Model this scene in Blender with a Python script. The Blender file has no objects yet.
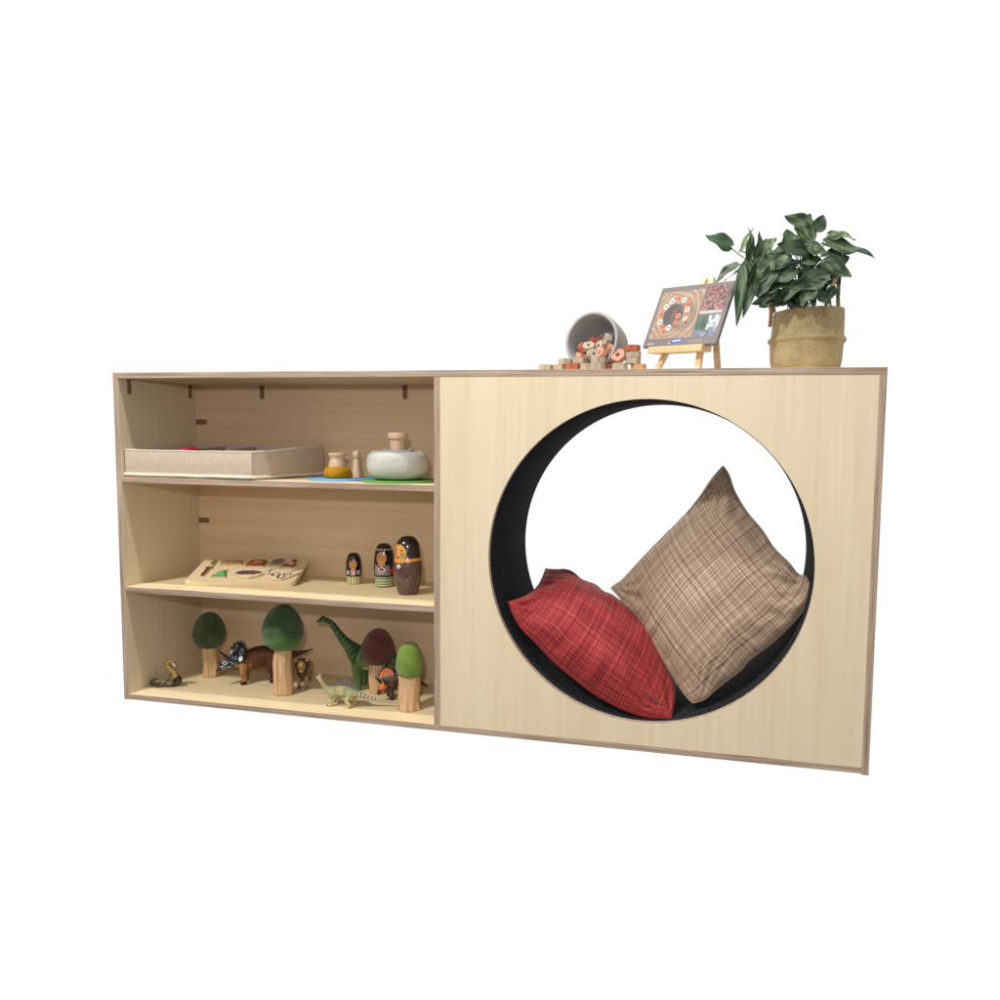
import bpy, bmesh, math, random
from mathutils import Vector, Matrix, noise as mn

random.seed(7)
SC = bpy.context.scene
COL = SC.collection
PI = math.pi

# ------------------------------------------------------------------ camera
CAM = Vector((1.505104, -1.676271, 0.663452))
YAW, PITCH, ROLL = -0.236502, -0.088826, 0.011938
FPX, CX, CY = 820.579, 558.565, 508.324          # in pixels of the 1000 px photograph

def cam_axes():
    cy, sy, cp, sp = math.cos(YAW), math.sin(YAW), math.cos(PITCH), math.sin(PITCH)
    f = Vector((sy*cp, cy*cp, sp)); r = Vector((cy, -sy, 0)); u = r.cross(f)
    cr, sr = math.cos(ROLL), math.sin(ROLL)
    return cr*r + sr*u, -sr*r + cr*u, f
RT, UP, FW = cam_axes()

def ray(px, py):
    return FW + RT*((px-CX)/FPX) - UP*((py-CY)/FPX)
def at_y(px, py, Y):
    d = ray(px, py); return CAM + d*((Y-CAM.y)/d.y)
def at_x(px, py, X):
    d = ray(px, py); return CAM + d*((X-CAM.x)/d.x)
def at_z(px, py, Z):
    d = ray(px, py); return CAM + d*((Z-CAM.z)/d.z)
def stand(px, Y, Z):
    """the point of a level surface Z at depth Y seen in column px"""
    k = (px-CX)/FPX
    q = Vector((0, Y, Z)) - CAM
    a0, b0 = q.dot(RT), RT.x
    a2, b2 = q.dot(FW), FW.x
    return Vector(((k*a2-a0)/(b0-k*b2), Y, Z))
def pxm(P):
    return FPX/((Vector(P)-CAM).dot(FW))

cd = bpy.data.cameras.new('camera'); cam = bpy.data.objects.new('camera', cd); COL.objects.link(cam)
cd.sensor_width = 36; cd.lens = FPX*36/1000
cd.shift_x = -(CX-500)/1000; cd.shift_y = (CY-500)/1000
cd.clip_start = 0.05; cd.clip_end = 200
m = Matrix((RT, UP, -FW)).transposed().to_4x4(); m.translation = CAM
cam.matrix_world = m
SC.camera = cam

# ------------------------------------------------------------------ helpers
def S(r, g, b):
    def f(c):
        c /= 255
        return c/12.92 if c <= .04045 else ((c+.055)/1.055)**2.4
    return (f(r), f(g), f(b), 1)
def mix(a, b, t):
    t = max(0, min(1, t)); return tuple(a[i]*(1-t)+b[i]*t for i in range(3))+(1,)
def sst(a, b, x):
    t = max(0, min(1, (x-a)/(b-a))); return t*t*(3-2*t)
def nz(p, s=1, o=0):
    return mn.noise(Vector((p[0]*s+o, p[1]*s+o*1.7, p[2]*s-o)))

def thing(name, label, cat, loc=(0,0,0), rotz=0, group=None):
    o = bpy.data.objects.new(name, None); COL.objects.link(o)
    o.empty_display_size = .02
    o.location = loc; o.rotation_euler = (0, 0, rotz)
    return tag(o, label, cat, group)
def tag(o, label, cat, group=None):
    o['label'] = label; o['category'] = cat
    if group: o['group'] = group
    return o
def link(name, me, mats, parent=None, smooth=False, loc=None, rot=None):
    o = bpy.data.objects.new(name, me); COL.objects.link(o)
    if not isinstance(mats, (list, tuple)): mats = [mats]
    me.materials.clear()
    for q in mats: me.materials.append(q)
    if parent: o.parent = parent
    if loc is not None: o.location = loc
    if rot is not None: o.rotation_euler = rot
    if smooth:
        for p in me.polygons: p.use_smooth = True
    return o
def obj(name, bm, mats, parent=None, smooth=False, loc=None, rot=None):
    bmesh.ops.recalc_face_normals(bm, faces=bm.faces)
    me = bpy.data.meshes.new(name); bm.to_mesh(me); bm.free()
    return link(name, me, mats, parent, smooth, loc, rot)
def box(x0, x1, y0, y1, z0, z1, bev=0, bm=None, seg=2):
    b = bmesh.new()
    v = [b.verts.new((x, y, z)) for x in (x0, x1) for y in (y0, y1) for z in (z0, z1)]
    for f in ((0,1,3,2),(4,6,7,5),(0,4,5,1),(2,3,7,6),(0,2,6,4),(1,5,7,3)):
        b.faces.new([v[i] for i in f])
    if bev: bmesh.ops.bevel(b, geom=b.edges[:], offset=bev, segments=seg, affect='EDGES', profile=.6)
    if bm is None: return b
    me = bpy.data.meshes.new('t'); b.to_mesh(me); b.free(); bm.from_mesh(me); bpy.data.meshes.remove(me)
    return bm
def frame(d):
    d = Vector(d).normalized()
    a = Vector((0, 0, 1)) if abs(d.z) < .9 else Vector((1, 0, 0))
    x = a.cross(d).normalized(); return x, d.cross(x)
def tube(bm, pts, seg=12, cap=True, squash=1.0):
    """pts: (x, y, z, r); a swept tube with rounded ends"""
    P = [Vector(p[:3]) for p in pts]; R = [p[3] for p in pts]
    if cap:
        d0 = (P[0]-P[1]).normalized(); d1 = (P[-1]-P[-2]).normalized()
        hs = ((.5, .87), (.85, .53), (1.0, .12))
        P = [P[0]+d0*R[0]*a for a, _ in reversed(hs)] + P + [P[-1]+d1*R[-1]*a for a, _ in hs]
        R = [R[0]*b for _, b in reversed(hs)] + R + [R[-1]*b for _, b in hs]
    rings = []; x = None
    for i, p in enumerate(P):
        d = (P[min(i+1, len(P)-1)] - P[max(i-1, 0)]).normalized()
        if x is None: x, y = frame(d)
        else:
            x = (x - d*x.dot(d)).normalized(); y = d.cross(x)
        rings.append([bm.verts.new(p + (x*math.cos(t)+y*math.sin(t)*squash)*R[i])
                      for t in (2*PI*k/seg for k in range(seg))])
    for a, b in zip(rings, rings[1:]):
        for k in range(seg):
            bm.faces.new((a[k], a[(k+1) % seg], b[(k+1) % seg], b[k]))
    bm.faces.new(rings[0][::-1]); bm.faces.new(rings[-1])
    return bm
def curve(pts, n=6):
    """Catmull-Rom through (x,y,z,r) points"""
    out = []; m_ = len(pts)
    for i in range(m_-1):
        p0, p1, p2, p3 = pts[max(i-1,0)], pts[i], pts[i+1], pts[min(i+2,m_-1)]
        for k in range(n):
            t = k/n
            out.append(tuple(.5*((2*b)+(-a+c)*t+(2*a-5*b+4*c-d)*t*t+(-a+3*b-3*c+d)*t**3)
                             for a, b, c, d in zip(p0, p1, p2, p3)))
    out.append(tuple(pts[-1]))
    return [(a, b, c, max(r, 1e-5)) for a, b, c, r in out]
def ell(bm, c, r, rot=None, seg=20):
    M = Matrix.Translation(c) @ (rot.to_4x4() if rot else Matrix.Identity(4)) @ Matrix.Diagonal((*r, 1))
    bmesh.ops.create_uvsphere(bm, u_segments=seg, v_segments=seg//2+2, radius=1, matrix=M)
    return bm
def lathe(prof, seg=48, wob=None, bm=None):
    """prof: (r, z) from bottom to top"""
    bm = bm or bmesh.new(); rings = []
    for r, z in prof:
        if r < 1e-6: rings.append([bm.verts.new((0, 0, z))]); continue
        ring = []
        for k in range(seg):
            t = 2*PI*k/seg; p = Vector((r*math.cos(t), r*math.sin(t), z))
            if wob: p = wob(p, t)
            ring.append(bm.verts.new(p))
        rings.append(ring)
    for a, b in zip(rings, rings[1:]):
        if len(a) == 1 and len(b) == 1: continue
        for k in range(seg):
            k2 = (k+1) % seg
            if len(a) == 1: bm.faces.new((a[0], b[k2], b[k]))
            elif len(b) == 1: bm.faces.new((a[k], a[k2], b[0]))
            else: bm.faces.new((a[k], a[k2], b[k2], b[k]))
    return bm
def smooth_prof(prof, n=6):
    q = curve([(r, z, 0, 0) for r, z in prof], n)
    return [(max(a, 0), b) for a, b, _, _ in q]
def prism(poly, z0, z1, bev=0):
    bm = bmesh.new()
    a = [bm.verts.new((x, y, z0)) for x, y in poly]
    f = bm.faces.new(a)
    r = bmesh.ops.extrude_face_region(bm, geom=[f])
    bmesh.ops.translate(bm, verts=[v for v in r['geom'] if isinstance(v, bmesh.types.BMVert)], vec=(0, 0, z1-z0))
    if bev:
        es = [e for e in bm.edges if all(v.co.z > (z0+z1)/2 for v in e.verts)]
        bmesh.ops.bevel(bm, geom=es, offset=bev, segments=2, affect='EDGES')
    return bm
def melt(bm, voxel, it=4, fac=.5):
    """fuse overlapping shapes into one continuous skin"""
    me = bpy.data.meshes.new('t'); bmesh.ops.recalc_face_normals(bm, faces=bm.faces); bm.to_mesh(me); bm.free()
    o = bpy.data.objects.new('t', me); COL.objects.link(o)
    r = o.modifiers.new('r', 'REMESH'); r.mode = 'VOXEL'; r.voxel_size = voxel
    s = o.modifiers.new('s', 'SMOOTH'); s.iterations = it; s.factor = fac
    dg = bpy.context.evaluated_depsgraph_get(); dg.update()
    out = bpy.data.meshes.new_from_object(o.evaluated_get(dg))
    bpy.data.objects.remove(o); bpy.data.meshes.remove(me)
    return out
def paint(o, fn):
    me = o.data
    ca = me.color_attributes.new('paint', 'FLOAT_COLOR', 'POINT')
    for i, v in enumerate(me.vertices):
        ca.data[i].color = fn(v.co, v.normal)
    return o

# ------------------------------------------------------------------ materials
def mat(name):
    m_ = bpy.data.materials.new(name); m_.use_nodes = True
    nt = m_.node_tree; b = nt.nodes['Principled BSDF']
    return m_, nt, b
def N(nt, t, **kw):
    n = nt.nodes.new(t)
    for k, v in kw.items():
        if k in n.inputs.keys(): n.inputs[k].default_value = v
        else: setattr(n, k, v)
    return n
def L(nt, a, ao, b, bi):
    nt.links.new(a.outputs[ao], b.inputs[bi])
def ramp(nt, stops):
    r = nt.nodes.new('ShaderNodeValToRGB'); e = r.color_ramp.elements
    while len(e) < len(stops): e.new(.5)
    for q, (p, c) in zip(e, stops): q.position = p; q.color = c
    return r
def bump(nt, b, src, out, strength, dist):
    bp = N(nt, 'ShaderNodeBump', Strength=strength, Distance=dist)
    L(nt, src, out, bp, 'Height'); L(nt, bp, 'Normal', b, 'Normal')

def wood(name, axis, c0, c1, c2, rough=.5, wide=9, fine=70, figure=.5):
    """laminate / timber with grain along one axis"""
    m_, nt, b = mat(name)
    tc = N(nt, 'ShaderNodeTexCoord')
    def noise_at(across, along, detail, dist=0):
        sc = [across]*3; sc[axis] = along
        mp = N(nt, 'ShaderNodeMapping'); mp.inputs['Scale'].default_value = sc
        n = N(nt, 'ShaderNodeTexNoise', Scale=1.0, Detail=detail, Roughness=.55, Distortion=dist)
        L(nt, tc, 'Object', mp, 'Vector'); L(nt, mp, 'Vector', n, 'Vector'); return n
    a = noise_at(wide, wide*.11, 4, .6); f = noise_at(fine, fine*.03, 3); g = noise_at(260, 7, 2)
    mx = N(nt, 'ShaderNodeMix', data_type='FLOAT'); mx.inputs[0].default_value = .55
    L(nt, a, 'Fac', mx, 2); L(nt, f, 'Fac', mx, 3)
    mx2 = N(nt, 'ShaderNodeMix', data_type='FLOAT'); mx2.inputs[0].default_value = .18
    L(nt, mx, 0, mx2, 2); L(nt, g, 'Fac', mx2, 3)
    r = ramp(nt, ((.5-.28*figure-.06, c0), (.5, c1), (.5+.28*figure+.06, c2)))
    L(nt, mx2, 0, r, 'Fac'); L(nt, r, 'Color', b, 'Base Color')
    b.inputs['Roughness'].default_value = rough
    bump(nt, b, f, 'Fac', .05, .001)
    return m_
def ply(name, axis, thick):
    """edge of a plywood board: long layers and small dark voids"""
    m_, nt, b = mat(name)
    tc = N(nt, 'ShaderNodeTexCoord')
    sc = [330.0]*3; sc[axis] = 5.0
    mp = N(nt, 'ShaderNodeMapping'); mp.inputs['Scale'].default_value = sc
    n = N(nt, 'ShaderNodeTexNoise', Scale=1.0, Detail=3.0, Roughness=.6)
    L(nt, tc, 'Object', mp, 'Vector'); L(nt, mp, 'Vector', n, 'Vector')
    r = ramp(nt, ((.3, S(112,88,70)), (.46, S(158,134,115)), (.7, S(188,168,150))))
    sc2 = [160.0]*3; sc2[axis] = 16.0
    mp2 = N(nt, 'ShaderNodeMapping'); mp2.inputs['Scale'].default_value = sc2
    n2 = N(nt, 'ShaderNodeTexNoise', Scale=1.0, Detail=1.0)
    L(nt, tc, 'Object', mp2, 'Vector'); L(nt, mp2, 'Vector', n2, 'Vector')
    r2 = ramp(nt, ((.79, (0,0,0,1)), (.84, (1,1,1,1))))
    L(nt, n2, 'Fac', r2, 'Fac')
    mx = N(nt, 'ShaderNodeMix', data_type='RGBA')
    L(nt, n, 'Fac', r, 'Fac'); L(nt, r2, 'Color', mx, 0); L(nt, r, 'Color', mx, 6)
    mx.inputs[7].default_value = S(84,62,48)
    L(nt, mx, 2, b, 'Base Color'); b.inputs['Roughness'].default_value = .65
    return m_
def plain(name, c, rough=.6, var=.12, scale=60, bmp=0, bscale=400, spec=.5, sheen=0):
    m_, nt, b = mat(name)
    tc = N(nt, 'ShaderNodeTexCoord')
    n = N(nt, 'ShaderNodeTexNoise', Scale=float(scale), Detail=4.0)
    L(nt, tc, 'Object', n, 'Vector')
    r = ramp(nt, ((.3, tuple(x*(1-var) for x in c[:3])+(1,)), (.7, tuple(min(1, x*(1+var)) for x in c[:3])+(1,))))
    L(nt, n, 'Fac', r, 'Fac'); L(nt, r, 'Color', b, 'Base Color')
    b.inputs['Roughness'].default_value = rough; b.inputs['Specular IOR Level'].default_value = spec
    if sheen: b.inputs['Sheen Weight'].default_value = sheen
    if bmp:
        n2 = N(nt, 'ShaderNodeTexNoise', Scale=float(bscale), Detail=3.0)
        L(nt, tc, 'Object', n2, 'Vector'); bump(nt, b, n2, 'Fac', bmp, .002)
    return m_
def painted(name, rough=.5, spec=.5, bmp=0, bscale=500, coat=0):
    m_, nt, b = mat(name)
    a = N(nt, 'ShaderNodeAttribute', attribute_name='paint')
    L(nt, a, 'Color', b, 'Base Color')
    b.inputs['Roughness'].default_value = rough; b.inputs['Specular IOR Level'].default_value = spec
    b.inputs['Coat Weight'].default_value = coat
    if bmp:
        tc = N(nt, 'ShaderNodeTexCoord')
        n2 = N(nt, 'ShaderNodeTexNoise', Scale=float(bscale), Detail=3.0)
        L(nt, tc, 'Object', n2, 'Vector'); bump(nt, b, n2, 'Fac', bmp, .002)
    return m_
def weave(name, base, light, dark, line, nlines, fine=70):
    """plaid cloth in UV space: streaky threads both ways and thin darker stripes"""
    m_, nt, b = mat(name)
    uv = N(nt, 'ShaderNodeUVMap'); sp = N(nt, 'ShaderNodeSeparateXYZ'); L(nt, uv, 'UV', sp, 0)
    def M2(op, a, bb):
        q = N(nt, 'ShaderNodeMath', operation=op)
        for i, v in enumerate((a, bb)):
            if isinstance(v, tuple): L(nt, v[0], v[1], q, i)
            elif v is not None: q.inputs[i].default_value = v
        return (q, 0)
    def thread(ax, sc, off, lo, hi):
        # long streaks: noise stretched along the thread
        cb = N(nt, 'ShaderNodeCombineXYZ')
        o = 'Y' if ax == 'X' else 'X'
        L(nt, *M2('MULTIPLY', (sp, ax), sc), cb, 0)
        L(nt, *M2('MULTIPLY', (sp, o), sc*.010), cb, 1)
        cb.inputs[2].default_value = off
        n = N(nt, 'ShaderNodeTexNoise', Scale=1.0, Detail=.6)
        L(nt, cb, 0, n, 'Vector')
        mr = N(nt, 'ShaderNodeMapRange', interpolation_type='SMOOTHSTEP')
        mr.inputs[1].default_value = lo; mr.inputs[2].default_value = hi
        L(nt, n, 'Fac', mr, 0); return (mr, 0)
    def stripe(ax, n_, w):
        q = M2('FRACT', M2('MULTIPLY', (sp, ax), n_), None)
        q = M2('ABSOLUTE', M2('SUBTRACT', q, .5), None)
        return M2('LESS_THAN', q, w)
    lt = M2('MULTIPLY', M2('ADD', thread('X', fine, 3, .5, .6), thread('Y', fine*.9, 9, .5, .6)), .5)
    dk = M2('MULTIPLY', M2('ADD', thread('X', fine*.8, 21, .52, .62), thread('Y', fine*.75, 31, .52, .62)), .45)
    st = M2('ADD', M2('MULTIPLY', stripe('X', nlines, .075), M2('ADD', M2('MULTIPLY', thread('X', nlines*.7, 51, .4, .6), .4), .14)), M2('MULTIPLY', stripe('Y', nlines*.9, .075), M2('ADD', M2('MULTIPLY', thread('Y', nlines*.7, 61, .4, .6), .4), .14)))
    wv = M2('MULTIPLY', M2('ADD', stripe('X', nlines*2.1, .2), stripe('Y', nlines*1.9, .2)), .22)
    lt = M2('ADD', M2('MULTIPLY', lt, .72), wv)
    c1 = N(nt, 'ShaderNodeMix', data_type='RGBA'); c1.inputs[6].default_value = base; c1.inputs[7].default_value = light
    L(nt, *lt, c1, 0)
    c2 = N(nt, 'ShaderNodeMix', data_type='RGBA'); c2.inputs[7].default_value = dark; L(nt, c1, 2, c2, 6); L(nt, *dk, c2, 0)
    c3 = N(nt, 'ShaderNodeMix', data_type='RGBA'); c3.inputs[7].default_value = line; L(nt, c2, 2, c3, 6); L(nt, *st, c3, 0)
    L(nt, c3, 2, b, 'Base Color')
    b.inputs['Roughness'].default_value = .72; b.inputs['Specular IOR Level'].default_value = .3
    b.inputs['Sheen Weight'].default_value = .08
    bump(nt, b, lt[0], 0, .25, .001)
    return m_

MF0, MF1, MF2 = S(198,177,144), S(213,195,164), S(224,209,180)
M_face_z = wood('maple_laminate_upright', 2, MF0, MF1, MF2, figure=.95)
M_face_x = wood('maple_laminate_level', 0, S(206,183,142), S(219,198,159), S(229,212,177))
M_back = wood('maple_back_panel', 0, S(207,174,136), S(221,191,155), S(231,206,172), wide=7, figure=.6)
M_ply_x = ply('plywood_edge_level', 0, .014)
M_ply_z = ply('plywood_edge_upright', 2, .014)
M_slot = plain('slot_shade_brown', S(126,96,70), .8)
M_carpet, nt_, b_ = mat('black_carpet')
tc_ = N(nt_, 'ShaderNodeTexCoord'); w_ = N(nt_, 'ShaderNodeTexNoise', Scale=260.0, Detail=4.0)
L(nt_, tc_, 'Object', w_, 'Vector')
r_ = ramp(nt_, ((.35, (.005,.0053,.006,1)), (.68, (.036,.038,.042,1))))
L(nt_, w_, 'Fac', r_, 'Fac'); L(nt_, r_, 'Color', b_, 'Base Color')
b_.inputs['Roughness'].default_value = 1; b_.inputs['Specular IOR Level'].default_value = .04
bump(nt_, b_, w_, 'Fac', .8, .004)
M_pale = wood('pale_turned_wood', 2, S(188,150,116), S(205,170,136), S(216,187,154), wide=60, fine=300)
M_pine = wood('easel_pine', 2, S(194,162,122), S(210,182,142), S(220,196,160), wide=50, fine=240)
M_natblock = plain('natural_block_wood', S(170,153,132), .75, .1, 90, .1)
M_terra = plain('terracotta_block_wood', S(166,88,60), .75, .14, 90, .1)
M_pink = plain('pale_red_block_wood', S(188,134,108), .75, .1, 90, .1)
M_tan = plain('tan_block_wood', S(186,138,98), .7, .1, 90, .1)
M_tubfelt = plain('pale_grey_felt', S(164,162,161), .98, .10, 200, .5, 900, .2)
M_greyfelt = plain('grey_felt', S(158,160,165), .95, .08, 200, .5, 900, .2)
M_whitefelt = plain('white_grey_felt', S(188,186,178), 1.0, .07, 160, .8, 600, .1)
M_mustard = plain('mustard_felt', S(188,134,22), .9, .12, 120, .6, 600, .2)
M_blue = plain('blue_felt', S(108,160,205), .95, .06, 120, .3, 800, .2)
M_green = plain('green_felt', S(92,146,68), .95, .06, 120, .3, 800, .2)
M_linen, nt_, b_ = mat('beige_linen')
tc_ = N(nt_, 'ShaderNodeTexCoord')
na = N(nt_, 'ShaderNodeTexNoise', Scale=1.0, Detail=2.0); nb = N(nt_, 'ShaderNodeTexNoise', Scale=1.0, Detail=2.0)
for n_, s_ in ((na, (700, 700, 40)), (nb, (40, 40, 700))):
    mp_ = N(nt_, 'ShaderNodeMapping'); mp_.inputs['Scale'].default_value = s_
    L(nt_, tc_, 'Object', mp_, 'Vector'); L(nt_, mp_, 'Vector', n_, 'Vector')
mx_ = N(nt_, 'ShaderNodeMix', data_type='FLOAT'); mx_.inputs[0].default_value = .5
L(nt_, na, 'Fac', mx_, 2); L(nt_, nb, 'Fac', mx_, 3)
r_ = ramp(nt_, ((.35, S(176,157,138)), (.65, S(202,185,164)))); L(nt_, mx_, 0, r_, 'Fac')
L(nt_, r_, 'Color', b_, 'Base Color'); b_.inputs['Roughness'].default_value = .9
bump(nt_, b_, mx_, 0, .3, .001)
M_linen_in = plain('grey_lining', S(150,134,126), .9, .08, 80)
M_piping = plain('cream_piping', S(214,200,180), .85, .06, 80)
M_maroon = plain('maroon_felt', S(132,26,52), .9, .12, 100, .4)
M_toy = painted('painted_toy', .55, .35, .35, 420)
M_gloss = painted('lacquered_paint', .22, .5, 0, 1, .5)
M_felt = painted('painted_felt', .95, .15, .9, 700)
M_felt.node_tree.nodes['Principled BSDF'].inputs['Sheen Weight'].default_value = .25
M_bark = painted('carved_wood', .7, .3, .3, 300)
M_print = painted('printed_sheet', .35, .4)
M_leaf = painted('leaf_green', .5, .35)
M_stem = plain('stem_green', S(72,98,52), .6)
M_black = plain('black_plastic', S(28,26,26), .5)
M_horn = plain('dark_horn', S(48,42,40), .5)

# ------------------------------------------------------------------ cabinet
W, H, D, T = 1.74013, 0.8, 0.2932, 0.01376
XD, S1, S2 = 0.82003, 0.55085, 0.28238
HX, HZ, HR = 1.28438, 0.40093, 0.33843
DB = 0.2794                                            # front of the back panel

cab = thing('storage_unit', 'long low maple and plywood shelf unit with a round black lined nook at its right', 'shelf unit')
def board(name, bm, face, edge, lab=None):
    o = obj(name, bm, [face, edge], cab)
    for p in o.data.polygons:
        if abs(p.normal.y) > .5: p.material_index = 1
    if lab: o['label'] = lab
    return o
g = .0003
board('top_board', box(0, W, 0, D, H-T, H, .0007), M_face_x, M_ply_x)
board('bottom_board', box(T+g, W-T-g, 0.0002, D, 0.0004, T, .0007), M_face_x, M_ply_x)
board('side_panel', box(0, T, 0, D, -.0006, H-T-g, .0007), M_face_z, M_ply_z)
board('side_panel', box(W-T, W, 0, D, -.0016, H-T-g, .0007), M_face_z, M_ply_z)
board('divider_panel', box(XD, XD+T, 0.0004, D, T+g, H-T-g, .0007), M_face_z, M_ply_z)
board('shelf', box(T+g, XD-g, 0.0015, DB-g, S1-T, S1, .0007), M_face_x, M_ply_x)
board('shelf', box(T+g, XD-g, 0.0015, DB-g, S2-T, S2, .0007), M_face_x, M_ply_x)
obj('back_panel', box(T+g, XD-g, DB, D, T+g, H-T-g), M_back, cab)
def holed(x0, x1, z0, z1, y0, y1, R, n=160):
    """upright sheet with a round hole"""
    bm = bmesh.new()
    def outer(t):
        c, s = math.cos(t), math.sin(t)
        k = min(((x1-HX) if c > 0 else (HX-x0))/max(abs(c), 1e-9), ((z1-HZ) if s > 0 else (HZ-z0))/max(abs(s), 1e-9))
        return HX+c*k, HZ+s*k
    ang = [2*PI*i/n for i in range(n)] + [math.atan2(zz-HZ, xx-HX) % (2*PI) for xx in (x0, x1) for zz in (z0, z1)]
    ang = sorted(ang); rows = []
    for t in ang:
        ox, oz = outer(t); ix, iz = HX+R*math.cos(t), HZ+R*math.sin(t)
        rows.append([bm.verts.new(q) for q in ((ox,y0,oz),(ix,y0,iz),(ix,y1,iz),(ox,y1,oz))])
    for a, b in zip(rows, rows[1:]+rows[:1]):
        for i in range(4):
            j = (i+1) % 4; bm.faces.new((a[i], a[j], b[j], b[i]))
    return bm
def front_sheet(name, y0, y1):
    o = obj(name, holed(XD+T+g, W-T-g, T+g, H-T-g, y0, y1, HR), [M_face_z, M_ply_x], cab)
    for p in o.data.polygons:
        if abs(p.normal.y) < .5: p.material_index = 1
    return o
front_sheet('front_panel', .0009, T)
front_sheet('rear_panel', D-T, D-.0005)
def lining():
    bm = bmesh.new(); n = 200; rows = []
    Ri, Ro, y0, y1 = HR-.0015, HR+.006, T+.0006, D-.002
    prof = ((Ro,y0),(Ri+.002,y0),(Ri,y0+.003),(Ri,y1-.003),(Ri+.002,y1),(Ro,y1))
    # behind the two sheets the lining is as wide as the hole
    for i in range(n):
        t = 2*PI*i/n
        rows.append([bm.verts.new((HX+r*math.cos(t), y, HZ+r*math.sin(t))) for r, y in prof])
    for a, b in zip(rows, rows[1:]+rows[:1]):
        for i in range(len(prof)):
            j = (i+1) % len(prof); bm.faces.new((a[i], a[j], b[j], b[i]))
    return bm
o = obj('carpet_lining', lining(), M_carpet, cab, True); o['label'] = 'black carpet lining of the round nook'
# flat brown plates in place of cut slots, inner shade in the colour
def stadium(l, w, n=10):
    r = w/2
    return [(0,-r)] + [(l-r+r*math.cos(t), r*math.sin(t)) for t in (-PI/2+PI*i/n for i in range(n+1))] + [(0, r)]
for px, py in ((129, 386), (190, 387)):
    P = at_x(px, py, T)
    bm = prism(stadium(.036, .0125), 0, .0008)
    M = Matrix(((0,0,1),(0,1,0),(-1,0,0))).to_4x4(); M.translation = (T+.0001, P.y, H-T-.0006)
    bmesh.ops.transform(bm, matrix=M, verts=bm.verts)
    obj('slot_shade_plate', bm, M_slot, cab)
for px in (262, 405):
    P = at_y(px, 386, DB)
    bm = prism(stadium(.036, .013), 0, .0008)
    M = Matrix(((0,1,0),(0,0,-1),(-1,0,0))).to_4x4(); M.translation = (P.x, DB-.0001, H-T-.0006)
    bmesh.ops.transform(bm, matrix=M, verts=bm.verts)
    obj('slot_shade_plate', bm, M_slot, cab)
for py in (422, 520):
    P = at_y(200, py, DB)
    bm = prism(stadium(.033, .0145), 0, .0008)
    M = Matrix(((1,0,0),(0,0,-1),(0,1,0))).to_4x4(); M.translation = (T+.0006, DB-.0001, P.z)
    bmesh.ops.transform(bm, matrix=M, verts=bm.verts)
    obj('slot_shade_plate', bm, M_slot, cab)

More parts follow.
